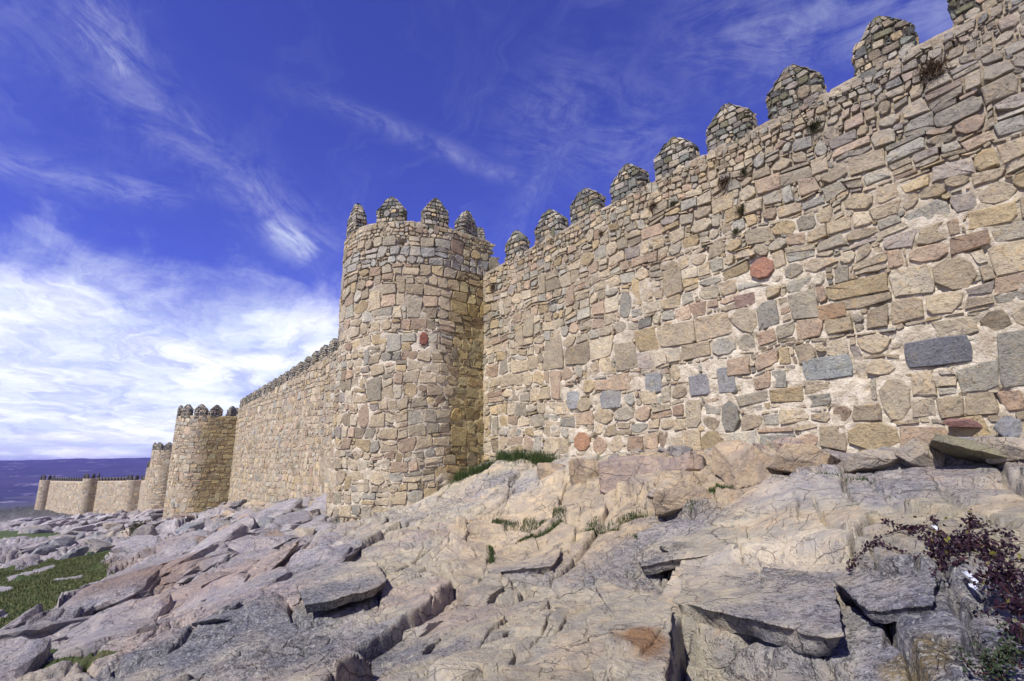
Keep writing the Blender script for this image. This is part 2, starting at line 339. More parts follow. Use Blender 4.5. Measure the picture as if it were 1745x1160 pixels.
def seg_dist(x, y, pts):
    d = np.full(x.shape, 1e9)
    for (ax, ay), (bx, by) in zip(pts[:-1], pts[1:]):
        ex, ey = bx-ax, by-ay; L = ex*ex+ey*ey; t = np.clip(((x-ax)*ex+(y-ay)*ey)/L, 0, 1)
        d = np.minimum(d, np.hypot(x-ax-t*ex, y-ay-t*ey))
    return d
def poly_sd(x, y, pts):
    """signed distance to a closed polygon, positive inside"""
    d = seg_dist(x, y, list(pts)+[pts[0]]); ins = np.zeros(x.shape, bool); n = len(pts)
    for i in range(n):
        ax, ay = pts[i]; bx, by = pts[(i+1) % n]
        c_ = ((ay > y) != (by > y)) & (x < (bx-ax)*(y-ay)/((by-ay) if by != ay else 1e-9)+ax)
        ins ^= c_
    return np.where(ins, d, -d)
def terrain(x, y, want=False):
    """height of the outcrop, plus the masks that its materials need"""
    R = np.hypot(x, y-EYE[1])
    z = base(x, y)
    far = sst(R, 18, 60); dz_ = np.zeros_like(x)
    azd = np.degrees(np.arctan2(y-EYE[1], -x)); azd = azd+3*fbm(x*.4, y*.4, 2, 13)
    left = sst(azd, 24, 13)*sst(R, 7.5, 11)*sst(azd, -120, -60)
    wk = 1-.5*left
    wx = x+wk*(.13*fbm(x*.9, y*.9, 3, 11)+.022*fbm(x*5, y*5, 3, 12)); wy = y+wk*(.13*fbm(x*.9, y*.9, 3, 21)+.022*fbm(x*5, y*5, 3, 22))
    crack = np.zeros_like(x)
    def layer(ang, along, across, seed, off, tilt, cd, cw, keep, wgt, bev=0., bw=.1):
        nonlocal dz_, crack
        ca, sa = math.cos(ang), math.sin(ang); p = (wx*ca+wy*sa)/along; q = (-wx*sa+wy*ca)/across
        r, lx, ly, ed = cells(p, q, seed)
        edm = ed*min(along, across)
        on = sst(vn2(x*1.3/across*.5, y*1.3/across*.5, seed+50), 1-keep-.08, 1-keep+.08)
        hh = (r[0]-.5)*2*off + (r[1]-.5)*2*tilt*lx*along*.6 + (r[2]-.35)*2*tilt*ly*across
        g = np.exp(-(edm/cw)**2)
        dz_ = dz_ + wgt*on*(hh*sst(edm, 0, cw*.8) - cd*g + bev*(np.clip(edm/bw, 0, 1)-1))
        crack = np.maximum(crack, wgt*on*g)
        return r[3]
    aR = math.radians(112); aL = math.radians(156)
    rr = 1-left; nearw = rr*(1-far)
    idr = layer(aR, 2.7, 1.7, 101, .15, .12, .20, .024, 1.0, nearw, .03, .05)
    idr2 = layer(aR+.3, 1.0, .62, 111, .04, .15, .09, .009, .70, nearw, .010, .025)
    layer(aR-.5, .40, .22, 121, .008, .10, .022, .004, .45, nearw)
    layer(aR+.1, .16, .09, 125, .002, .08, .008, .003, .40, nearw)
    lw = left*(1-far*.6)
    idl = layer(aL, 4.6, 1.0, 131, .10, .16, .09, .025, 1.0, lw)
    layer(aL+.08, 1.9, .36, 141, .03, .16, .04, .012, .9, lw)
    layer(aL-.25, .75, .15, 151, .008, .12, .015, .006, .7, left*(1-far))
    idl = idl*left+(.6*idr+.4*idr2)*(1-left)
    lay = sst(R, 20, 34)
    layer(aL+.2, 7.5, 2.0, 161, .20, .18, .2, .08, 1.0, lay*.9)
    layer(aL+.1, 2.8, .7, 171, .06, .18, .1, .05, 1.0, lay*.9)
    # long swells and roughness
    dz_ = dz_ + .10*fbm(x*.55, y*.55, 3, 31)*(1+far) + .018*fbm(x*2.3, y*2.3, 4, 41) + .009*fbm(x*9, y*9, 4, 51, .62)
    dz_ = dz_ - .09*sst(y, -2.2, -.3)*sst(x, -13, -11)
    q_ = (x*math.cos(aL)+y*math.sin(aL)), (-x*math.sin(aL)+y*math.cos(aL))
    dz_ = dz_ + .035*left*fbm(q_[0]*1.2, q_[1]*7, 4, 61)
    # hand placed blocks, ledges and cracks
    fx = wx-.0; fy = wy
    def step(key, off, edge=.025, gx=0., gy=0., gro=0.):
        nonlocal dz_, crack
        pts = PO[key]; cx = sum(p[0] for p in pts)/len(pts); cy = sum(p[1] for p in pts)/len(pts)
        sd_ = poly_sd(fx, fy, pts); k = sst(sd_, -edge, edge)
        dz_ = dz_ + k*(off+gx*(x-cx)+gy*(y-cy)) - gro*np.exp(-((sd_-.035)/.022)**2); crack = np.maximum(crack, .6*np.exp(-(sd_/.02)**2))
    step('r1', -.30, .018, 0, .10, .16); step('r2', -.24, .018, .06, .05, .14); step('dome', .04, .07, 0, 0); step('big', .05, .04)
    for k_, pts in CR.items():
        d = seg_dist(fx, fy, pts); wdt, dep = CRW.get(k_, (.02, .07))
        g = np.exp(-(d/wdt)**2); dz_ = dz_ - dep*g; crack = np.maximum(crack, g)
    grass = np.zeros_like(x)
    gx_ = x+.6*fbm(x*.35, y*.35, 4, 71)*np.clip(R/20, .2, 2); gy_ = y+.5*fbm(x*.5, y*.5, 4, 72)*np.clip(R/20, .2, 2)
    for k_ in ('gr1', 'gr2', 'gr3', 'gr4'):
        sc = {'gr4': .12}.get(k_, .4)
        grass = np.maximum(grass, sst(poly_sd(gx_, gy_, PO[k_]), -sc, sc))
    flat = grass
    for k_ in ('st1', 'st2', 'st3', 'st4', 'path'):
        s_ = sst(poly_sd(x+.15*fbm(x, y, 3, 73), y+.15*fbm(x, y, 3, 74), PO[k_]), -.08, .08); grass = grass*(1-s_); dz_ = dz_ + .05*s_*grass
    dz_ = dz_*(1-.9*flat)
    pathm = sst(poly_sd(x, y, PO['path']), -.1, .1)
    dz_ = dz_*(1-.9*pathm)
    dz_ = dz_*(1-sst(R, 260, 420)) * (1-.8*sst(y, .2, 1.2))
    if want: return z+dz_, crack, grass, left, idl
    return z+dz_
def ground_z(x, y): return float(terrain(np.array([float(x)]), np.array([float(y)]))[0])

# polar grid round the viewpoint of the outcrop: fine where the rock is close
az = np.concatenate([np.linspace(-9, 89, 1000), np.linspace(90, 350, 110)[1:-1]])*PI/180
lr = np.concatenate([np.linspace(math.log(.25), math.log(2.4), 40)[:-1], np.linspace(math.log(2.4), math.log(20), 390)[:-1], np.linspace(math.log(20), math.log(420), 180)[:-1], np.linspace(math.log(420), math.log(7000), 40)])
RR, AA = np.meshgrid(np.exp(lr), az, indexing='ij')
GX = -RR*np.cos(AA); GY = EYE[1]+RR*np.sin(AA)
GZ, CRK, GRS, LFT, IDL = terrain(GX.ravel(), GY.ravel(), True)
shp = RR.shape
GX = GX.ravel(); GY = GY.ravel(); Rr = RR.ravel()
nr, na = shp
ii, jj = np.meshgrid(np.arange(nr-1), np.arange(na), indexing='ij'); j2 = (jj+1) % na
quad = np.stack([ii*na+jj, (ii+1)*na+jj, (ii+1)*na+j2, ii*na+j2], -1).reshape(-1, 4)
# rock colour: lichen, iron stains, pale fresh faces; vignetting painted in at left
def lerp(c0, c1, k): return c0+(np.array(c1)-c0)*k[:, None]
def rock_tone(X, Y, lft, idl):
    def blob(k, soft=1.0):
        (bx, by), r = BL[k]; d = np.hypot(X-bx, Y-by)/r; o = np.zeros(len(X)); m = d < 1.9
        if m.any(): o[m] = sst(d[m]+.55*fbm(X[m]*1.6/r, Y[m]*1.6/r, 4, 900+len(k)), 1.15, .55)*soft
        return o
    tone = np.tile(np.array([.405, .375, .295]), (len(X), 1))
    n1 = fbm(X*.5, Y*.5, 4, 501); n2 = fbm(X*1.4, Y*1.4, 4, 502); n3 = fbm(X*.8+9, Y*.8, 4, 503)
    tone = lerp(tone, [.32, .31, .30], sst(n1, -.1, .45)); tone = lerp(tone, [.44, .37, .275], sst(n2, .1, .6)*.6)
    tone = lerp(tone, [.34, .28, .255], sst(n3, .1, .5)*.55)
    tone = lerp(tone, [.28, .275, .30], lft*.8); tone = lerp(tone, [.37, .36, .37], lft*sst(n2, .0, .5)*.5)  # blue-grey left side: vignetting and its cool cast put into the albedo
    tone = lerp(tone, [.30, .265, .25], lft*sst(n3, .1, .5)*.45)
    for k_, col_, a_ in [('warm', (.45, .37, .255), .7), ('warm2', (.46, .37, .24), .7), ('cream', (.48, .44, .36), .8), ('cream2', (.43, .40, .33), .7), ('pink', (.39, .31, .265), .7), ('pink2', (.37, .30, .265), .6),
                         ('lichen', (.19, .205, .235), .9), ('lich2', (.225, .23, .25), .8), ('blue', (.20, .21, .26), .8), ('blue2', (.31, .31, .315), .6), ('dark1', (.25, .24, .24), .6), ('dark2', (.26, .25, .25), .5), ('dark3', (.24, .23, .23), .6),
                         ('ochre', (.26, .135, .05), .8), ('ochre2', (.20, .15, .05), .8), ('rust', (.22, .145, .10), .7), ('rust2', (.24, .17, .13), .5)]:
        tone = lerp(tone, col_, blob(k_)*a_)
    tone = tone*(1.12+.34*(idl-.5))[:, None]*(1+.12*fbm(X*3, Y*3, 3, 504))[:, None]
    spec = np.clip(.34+.55*sst(n1, -.2, .5)+.7*blob('lichen')+.6*blob('lich2')+.7*blob('dark1')+.7*blob('dark2')+.5*blob('blue')+.7*blob('dark3')-.2*blob('warm'), 0, 1)
    return tone, spec
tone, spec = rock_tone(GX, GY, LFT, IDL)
pm = sst(poly_sd(GX, GY, PO['path']), -.1, .1); tone = lerp(tone, [.40, .37, .36], pm)
farm = sst(Rr, 90, 260); tone = lerp(tone, [.045, .05, .045], farm)
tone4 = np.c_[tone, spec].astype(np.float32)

def rock_material():
    m, t, b = new_mat('bedrock')
    at = t.new('ShaderNodeAttribute', attribute_name='tone'); pos = t.new('ShaderNodeNewGeometry').outputs['Position']
    base_c = at.outputs['Color']; sp = at.outputs['Alpha']
    n1 = t.noise(pos, 3.2, 7, .66, .6); n2 = t.noise(pos, 13, 6, .72, .3); n3 = t.noise(pos, 60, 4, .75); n4 = t.noise(t.mapping(pos, (4, 1.6, 4), (0, 0, math.radians(-38))), 2.2, 6, .7, .7)
    col = t.mix(t.smooth(n1, .35, .65), t.mix(1., base_c, (1.16, 1.10, 1.0), 'MULTIPLY'), t.mix(1., base_c, (.74, .74, .80), 'MULTIPLY'))
    col = t.mix(t.smooth(n4, .5, .72, 0, .5), col, t.mix(1., col, (1.15, .92, .72), 'MULTIPLY'))
    # lichen speckle, dark and pale, thicker where the attribute says so
    thr = t.math('SUBTRACT', .60, t.math('MULTIPLY', sp, .125))
    spk = t.math('MULTIPLY', t.math('SUBTRACT', t.math('ADD', t.math('MULTIPLY', n2, .55), t.math('MULTIPLY', n3, .45)), thr), 14, clamp=True)
    col = t.mix(t.math('MULTIPLY', spk, .78), col, (.05, .05, .058))
    n5 = t.noise(pos, 27, 6, .75, .4)
    thr2 = t.math('SUBTRACT', .62, t.math('MULTIPLY', sp, .09))
    spk2 = t.math('MULTIPLY', t.math('SUBTRACT', n5, thr2), 12, clamp=True)
    col = t.mix(t.math('MULTIPLY', spk2, .75), col, (.50, .49, .45))
    # hairline joints
    wv = t.vmath('ADD', pos, t.vmath('MULTIPLY', t.noise(pos, 2.5, 5, .6, 0, 'Color'), (.22, .22, .22)))
    e1 = t.voro(t.mapping(wv, (1.0, 1.0, .6), (0, 0, .5)), 1.25, 'DISTANCE_TO_EDGE'); e2 = t.voro(t.mapping(wv, (1, .5, 1), (0, 0, -.65)), 4.2, 'DISTANCE_TO_EDGE')
    j1 = t.math('MULTIPLY', t.smooth(e1, .010, .002), t.smooth(t.noise(pos, 1.4, 2), .44, .56)); j2_ = t.math('MULTIPLY', t.smooth(e2, .020, .004), t.smooth(t.noise(pos, 2.1, 2), .50, .60))
    jn = t.math('MAXIMUM', j1, t.math('MULTIPLY', j2_, .8))
    col = t.mix(t.math('MULTIPLY', jn, .50), col, (.08, .07, .06))
    t.l.new(col, b.inputs['Base Color'])
    hgt = t.math('ADD', t.math('MULTIPLY', n1, 1.1), t.math('ADD', t.math('MULTIPLY', n2, .9), t.math('MULTIPLY', n3, .34)))
    hgt = t.math('ADD', hgt, t.math('MULTIPLY', jn, -.5)); hgt = t.math('ADD', hgt, t.math('MULTIPLY', n4, .12))
    bump(t, b, hgt, 1.0, .075)
    return m
ROCK = rock_material()
def turf_material():
    m, t, b = new_mat('turf')
    pos = t.new('ShaderNodeNewGeometry').outputs['Position']
    n1 = t.noise(pos, .5, 5, .6); n2 = t.noise(pos, 9, 6, .75); n3 = t.noise(pos, 1.7, 5, .65)
    col = t.mix(t.smooth(n1, .35, .65), (.085, .115, .030), (.050, .095, .030)); col = t.mix(t.smooth(n2, .4, .7), col, (.045, .06, .02))
    col = t.mix(t.smooth(n3, .52, .68, 0, .8), col, (.13, .11, .05))
    t.l.new(col, b.inputs['Base Color']); bump(t, b, n2, 1, .12); return m
TURF = turf_material()
gq = GRS[quad].mean(1) > .5
inside = (GY[quad].min(1) > 1.4) & (Rr[quad].max(1) < 60) & (GX[quad].max(1) < 12)      # under the walls
def sub_grid(name, sel, mat, t4):
    q = quad[sel]; used, inv = np.unique(q.ravel(), return_inverse=True)
    vs = np.stack([GX[used], GY[used], GZ[used]], -1); q = inv.reshape(-1, 4).astype(np.int32)
    return quads_tris(name, vs, q, [], mat, t4[used] if t4 is not None else None)
# both rings share their border vertices' positions, so the sheet has no gap
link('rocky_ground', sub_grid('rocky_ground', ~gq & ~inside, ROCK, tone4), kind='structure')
turf = link('grass', sub_grid('grass', gq & ~inside, TURF, tone4), kind='stuff')
turf['label'] = 'green turf lying in strips below the bedrock at far left'; turf['category'] = 'grass'

# ------------------------------------------------------------------ masonry
PALETTE = np.array([(.44, .355, .25), (.40, .34, .26), (.46, .375, .275), (.36, .325, .27), (.42, .30, .225), (.44, .33, .185), (.31, .31, .295), (.40, .385, .34), (.28, .245, .245), (.36, .235, .175), (.34, .27, .20), (.48, .42, .33)])
PAL_W = np.array([18, 14, 16, 9, 10, 9, 6, 7, 3.5, 4, 6, 5.]); PAL_W = PAL_W/PAL_W.sum()
PALETTE = (PALETTE*.70+np.array([.47, .405, .30])*.34)*np.array([.99, 1., .93])
_pi = rng.choice(len(PALETTE), size=100003, p=PAL_W); _pn = np.clip(rng.normal(0, .15, 100003), -.4, .3); _pk = [0]
def pick_tone():
    k = _pk[0] = (_pk[0]+1) % 100003
    return PALETTE[_pi[k]]*(1+_pn[k])
class Stones:
    """stones laid out on an unrolled face (s along, t up) and mapped onto the solid"""
    def __init__(s): s.items = []
    def add(s, cs, ct, a, b, n=8, p=None, d=None, tone=None, warp=None, exact=False):
        """n 8: a block with cut corners; p given: a superellipse (rounded boulder)"""
        u = RP(10); sz = min(a, b)
        if p:
            th = (np.arange(n)+.5)*2*PI/n; c_, s_ = np.cos(th), np.sin(th); r = (np.abs(c_)**p+np.abs(s_)**p)**(-1/p)
            x = a*r*c_; y = b*r*s_
            if not exact: x = x*(1+.07*RP(n)); y = y*(1+.07*RP(n))
        else:
            k = (.06+.75*np.abs(RP(8))**2.2)*sz*.9; kx, ky = k[:4], k[4:]
            if n >= 8:
                x = np.array([a-kx[0], a, a, a-kx[1], -a+kx[2], -a, -a, -a+kx[3]]); y = np.array([-b, -b+ky[0], b-ky[1], b, b, b-ky[2], -b+ky[3], -b])
                q = .06*sz; x = x+RP(8)*q; y = y+RP(8)*q
            else:
                x = np.array([a-kx[0], a, a-kx[1], -a+kx[2], -a, -a+kx[3]]); y = np.array([-b, b*.2*u[8], b, b, b*.3*u[9], -b]); x[[0, 2, 3, 5]] += RP(4)*.1*sz
            n = len(x)
        d = .016+.012*(u[0]+1)+.04*min(sz, .3) if d is None else d
        s.items.append(dict(c=(cs, ct), x=x, y=y, n=n, d=d, bev=min(.020, sz*.15)*(.9+.4*u[1]), tilt=u[2:4]*.09, bulge=.10*(.4+u[4])*sz, off=u[5:7]*.25*sz, size=a*b*4, tone=tone if tone is not None else pick_tone(), w=warp))
_rp = rng.uniform(-1, 1, 200003); _ri = [0]
def RP(n):
    i = _ri[0]
    if i+n >= len(_rp): i = 0
    _ri[0] = i+n; return _rp[i:i+n]
def warp_st(s, t, k, seed):
    return (s+k*(.06*fbm(s*.8, t*.8, 2, 300+seed)+.08*fbm(s*1.7, t*1.7, 2, 305+seed))+k*.045*fbm(s*4.3, t*4.3, 1, 306+seed), t+k*(.16*fbm(s*.28, t*.35, 2, 310+seed)+.075*fbm(s*1.5, t*1.5, 2, 320+seed)+.045*fbm(s*4.3, t*4.3, 1, 321+seed)))
def lay(st, s0, s1, t0, t1, hfun, n=8, gap=.012, chink=.16, ok=None, wmin=.85, wmax=1.75, jump=.05, warp=1.0, seed=0, reserve=(), peb=.6, variety=1.0):
    """courses of rubble: uneven blocks, now and then a stone two courses high, thin pinnings between"""
    cells_ = []; t = t0; blocked = []
    while t < t1:
        h = hfun(t)*(1+.18*RP(1)[0]); nxt = hfun(t+h)*(1+.12*RP(1)[0]); nb = []
        s = s0-h*abs(RP(1)[0])
        while s < s1:
            r3 = RP(3); wd = h*(wmin+(wmax-wmin)*abs(r3[0])); hit = None
            for (q0, q1) in blocked:
                if s < q1-.02 and s+wd > q0+.02: hit = (q0, q1); break
            if hit:
                if hit[0]-s > .10: cells_.append((s, hit[0], t, t+h, ''))
                s = hit[1]; continue
            if abs(r3[1]) < jump and wd < h*1.5 and t+h+nxt*.9 < t1:
                cells_.append((s, s+wd*1.15, t, t+h+nxt*.9, 'big')); nb.append((s, s+wd*1.15)); s += wd*1.15; continue
            cells_.append((s, s+wd, t, t+h, '')); s += wd
        blocked = nb; t += h
        if abs(RP(1)[0]) < chink and t < t1:
            hh = (.21+.05*RP(1)[0])*h; s = s0
            while s < s1:
                wd = hh*(1.6+3.2*abs(RP(1)[0]))
                if not any(s < q1 and s+wd > q0 for q0, q1 in blocked): cells_.append((s, s+wd, t, t+hh, 'thin'))
                s += wd
            t += hh
    out = []
    for (a0, a1, b0, b1, kind) in cells_:
        wd, hh = a1-a0, b1-b0; r4 = RP(4); u = abs(r4[0])
        if kind or wd < .12 or hh < .1: out.append((a0, a1, b0, b1, ''))
        elif u < 1-.42*variety: out.append((a0, a1, b0, b1, ''))
        elif u < 1-.24*variety and hh > .2:                         # a block with pinnings above or below it
            f = .75+.07*r4[1]; m = 1+int(abs(r4[2])*2.99); q = a0+wd*np.sort(np.r_[0, 1, np.abs(RP(m-1))]); top = r4[3] > 0
            y0, y1, y2 = (b0, b0+hh*f, b1) if top else (b1, b1-hh*f, b0)
            out.append((a0, a1, min(y0, y1), max(y0, y1), '')); out += [(q[i], q[i+1], min(y1, y2), max(y1, y2), '') for i in range(m) if q[i+1]-q[i] > .05]
        elif u < 1-.12*variety and wd > .2:                         # a block with a column of small ones
            f = .74+.08*r4[1]; out.append((a0, a0+wd*f, b0, b1, '')); m = 2+int(abs(r4[2])*1.99); q = np.linspace(b0, b1, m+1)
            out += [(a0+wd*f, a1, q[i], q[i+1], '') for i in range(m)]
        elif hh > .2: f = .5+.1*r4[1]; out += [(a0, a1, b0, b0+hh*f, ''), (a0, a1, b0+hh*f, b1, '')]
        else: out.append((a0, a1, b0, b1, ''))
        if abs(r4[3]) < peb and hh > .2:                 # pebbles wedged in the corners
            r = .03+.018*abs(r4[1]); out.append((a1-r*1.3, a1+r*1.3, b1-r, b1+r, 'peb'))
    cs_ = np.array([((o[0]+o[1])/2, (o[2]+o[3])/2) for o in out]); wx_, wy_ = warp_st(cs_[:, 0], cs_[:, 1], warp, seed)
    for o, (c0, c1), cs, ct in zip(out, cs_, wx_, wy_):
        a = (o[1]-o[0])/2; b = (o[3]-o[2])/2
        if ok is not None and not ok(cs, ct, a, b): continue
        if any(abs(cs-q[0]) < q[2]+a*.42 and abs(ct-q[1]) < q[3]+b*.42 for q in reserve): continue
        if o[4]: st.add(c0, c1, a, b, 6, 2.4, d=.012+.012*RP(1)[0], warp=(warp, seed)); continue
        g = gap*(1.55+1.0*RP(1)[0]); small = a*b*4 < .02
        rnd = abs(RP(1)[0]) < .25 and not small
        st.add(c0, c1, max(a-g, .018), max(b-g, .014), 6 if small or n < 8 else 8, p=((2.9, 3.4, 4.2)[int(abs(RP(1)[0])*2.99)] if rnd else None), warp=(warp, seed))
def settle(items):
    """moves the outlines by the slow unevenness of the coursing, neighbours together, so the joints stay tight"""
    grp = {}
    for it in items:
        if it.get('w'): grp.setdefault(it['w'], []).append(it)
    for (k, seed), its in grp.items():
        X = np.concatenate([np.r_[it['x']+it['c'][0], it['c'][0]] for it in its]); Y = np.concatenate([np.r_[it['y']+it['c'][1], it['c'][1]] for it in its])
        X, Y = warp_st(X, Y, k, seed); i = 0
        for it in its:
            m = it['n']+1; x, y = X[i:i+m], Y[i:i+m]; i += m
            it['c'] = (x[-1], y[-1]); it['x'] = x[:-1]-x[-1]; it['y'] = y[:-1]-y[-1]; it['w'] = None
def build_stone_arrays(it):
    n = it['n']; cs, ct = it['c']; d = it['d']; x, y = it['x'], it['y']; bev = it['bev']; mx = max(np.abs(x).max(), 1e-3); my = max(np.abs(y).max(), 1e-3)
    kx, ky = max(1-bev/mx, .4), max(1-bev/my, .4)
    sx = np.concatenate([x, x, x*kx, it['off'][:1]]); sy = np.concatenate([y, y, y*ky, it['off'][1:]])
    tl = it['tilt'][0]*sx/mx*.2+it['tilt'][1]*sy/my*.2
    dd = np.empty(3*n+1); dd[:n] = -.17; dd[n:2*n] = d-bev*.8; dd[2*n:3*n] = d; dd[3*n] = d+it['bulge']*.2
    e = RP(n)*min(.010, min(mx, my)*.06); dd[n:] += tl[n:]; dd[n:2*n] += e; dd[2*n:3*n] += e*1.5
    k = np.arange(n); k2 = (k+1) % n
    key = n
    if key not in _topo:
        _topo[key] = (np.concatenate([np.stack([k, k2, k2+n, k+n], -1), np.stack([k+n, k2+n, k2+2*n, k+2*n], -1)]), np.stack([k+2*n, k2+2*n, np.full(n, 3*n)], -1))
    return cs+sx, ct+sy, dd, _topo[key][0], _topo[key][1]
_topo = {}
def joined_stones(name, items, fmap, mat, smooth=False):
    S = []; T = []; Dd = []; Q = []; TR = []; TO = []; base_i = 0
    for it in items:
        s, t, d, q, tr = build_stone_arrays(it); S.append(s); T.append(t); Dd.append(d); Q.append(q+base_i); TR.append(tr+base_i); TO.append(np.tile(it['tone'], (len(s), 1))); base_i += len(s)
    v = fmap(np.concatenate(S), np.concatenate(T), np.concatenate(Dd))
    return quads_tris(name, v, np.concatenate(Q), np.concatenate(TR), mat, np.concatenate(TO), smooth)
def project_px(p):
    """photo pixels (1745 wide) of a world point and its distance, used to choose which stones are large enough to be objects"""
    q = np.asarray(p)-EYE; z = q@fw
    return 872.5+860*(q@RT)/np.maximum(z, .01), 580-860*(q@UP)/np.maximum(z, .01), z
def emit(jobs, limit=300, minpx=9.5):
    """jobs: (parent object, items, map). The stones that show largest become objects of their own, the rest one piece per parent"""
    cand = []
    for _p, its_, _f in jobs: settle(its_)
    for ji, (par, items, fmap) in enumerate(jobs):
        if not items: continue
        c_ = np.array([it['c'] for it in items]); sz = np.array([it['size'] for it in items])
        P0 = fmap(c_[:, 0], c_[:, 1], np.zeros(len(c_))); P1 = fmap(c_[:, 0], c_[:, 1], np.ones(len(c_))*.1); nrm = (P1-P0)/.1
        u, v, z = project_px(P0); to = EYE-P0; dist = np.linalg.norm(to, axis=1); cosv = (nrm*to).sum(1)/dist
        px = np.sqrt(np.maximum(sz*cosv, 0))*860/dist/np.maximum((z/dist), .3)
        vis = (u > -5) & (u < 1750) & (v > -5) & (v < 1165) & (z > 0) & (cosv > .08) & (P0[:, 2] > base(P0[:, 0], P0[:, 1])-.1)
        for i in np.nonzero(vis & (px > minpx))[0]: cand.append((px[i], ji, i))
    cand.sort(reverse=True); pick = {}
    for _, ji, i in cand[:limit]: pick.setdefault(ji, set()).add(i)
    for ji, (par, items, fmap) in enumerate(jobs):
        pk = pick.get(ji, set())
        for i in sorted(pk):
            link('stone', joined_stones('stone', [items[i]], fmap, STONE), par)
        rest = [it for i, it in enumerate(items) if i not in pk]
        if rest: link('rubble_stones', joined_stones('rubble_stones', rest, fmap, STONE), par, kind='stuff')

def mortar_sheet(name, s0, s1, t0f, t1f, fmap, ds, dt, parent, cap=.5, low_tone=(.64, .58, .47), high_tone=(.38, .33, .26), hi=(3.0, 6.5), holes=(), closed=False, seed=0, depth=(-.014, .066), tone_fn=None):
    ns = max(2, int((s1-s0)/ds)+1); ss = np.linspace(s0, s1, ns); tb = np.array([t0f(a) for a in ss]); tt = np.array([t1f(a) for a in ss])
    nt = max(2, int((tt.max()-tb.min())/dt)+1); k = np.linspace(0, 1, nt)
    Sg = np.tile(ss, (nt, 1)); Tg = tb[None]+(tt-tb)[None]*k[:, None]
    nz = fbm(Sg*1.6, Tg*1.6, 4, 700+seed); n2_ = fbm(Sg*.5, Tg*.5, 3, 720+seed); n3_ = fbm(Sg*6, Tg*6, 3, 730+seed)
    hh = sst(Tg, hi[0], hi[1])
    dd = -(depth[0]+depth[1]*(.35+.65*hh)*sst(nz+.5*n2_+.35*hh, -.35, .5)) + .018*n3_ + (1-hh)*(.004+.020*sst(n2_-.4*nz, .25, .7)*.5)
    dd = dd - .075*sst(fbm(Sg*4.2, Tg*5.5, 3, 740+seed)+.25*nz, .30, .48)
    for (hs, ht, hw, hd) in holes:
        m = sst(np.maximum(np.abs(Sg-hs)/hw, np.abs(Tg-ht)/hw), 1.15, .85); dd = dd*(1-m)-hd*m
    P_ = fmap(Sg.ravel(), Tg.ravel(), dd.ravel())
    tn = np.array(low_tone)[None]+(np.array(high_tone)-np.array(low_tone))[None]*np.clip(hh+.5*n2_, 0, 1).ravel()[:, None]
    if tone_fn is not None: tn = tn*tone_fn(Sg.ravel(), Tg.ravel())
    if cap:                                               # the rough top of the parapet
        m_ = 5; caps = []
        for q in range(1, m_+1):
            caps.append(fmap(ss, tt+.05*fbm(ss*3, np.full_like(ss, q*.7), 2, 760)-.0, np.full_like(ss, -cap*q/m_)))
        caps.append(fmap(ss, tb, np.full_like(ss, -cap)))
        P_ = np.concatenate([P_]+caps); tn = np.concatenate([tn]+[tn[-ns:]]*(m_+1)); nt += m_+1
    i_, j_ = np.meshgrid(np.arange(nt-1), np.arange(ns-1), indexing='ij'); a = i_*ns+j_
    q = np.stack([a, a+1, a+1+ns, a+ns], -1).reshape(-1, 4)
    return link(name, quads_tris(name, P_, q, [], MORTAR, tn), parent)

# maps -----------------------------------------------------------------
def flat_map(p0, p1):
    p0 = np.array(p0, float); p1 = np.array(p1, float); L = np.linalg.norm(p1-p0); t = (p1-p0)/L; nrm = np.array([t[1], -t[0]])
    def f(s, tz, d):
        s = np.asarray(s, float); x = p0[0]+t[0]*s+nrm[0]*d; y = p0[1]+t[1]*s+nrm[1]*d
        return np.stack([x, y, np.asarray(tz, float)], -1)
    return f, L
def d_tower_map(xc, yc, r, yb, batter=0., zref=0., phi=0.):
    """D plan: straight flank, half round front, straight flank; s runs anticlockwise seen from above"""
    Lb = max(yb-yc, .01); Ltot = 2*Lb+PI*r
    def f(s, tz, d):
        s = np.asarray(s, float); d = np.asarray(d, float); tz = np.asarray(tz, float)
        rr_ = r+d-batter*(tz-zref)
        th = PI+np.clip(s-Lb, 0, PI*r)/r; x = rr_*np.cos(th); y = rr_*np.sin(th)
        y = y+np.clip(Lb-s, 0, None)+np.clip(s-Lb-PI*r, 0, None)
        c_, s_ = math.cos(phi), math.sin(phi)
        return np.stack([xc+x*c_-y*s_, yc+x*s_+y*c_, tz], -1)
    return f, Ltot, Lb
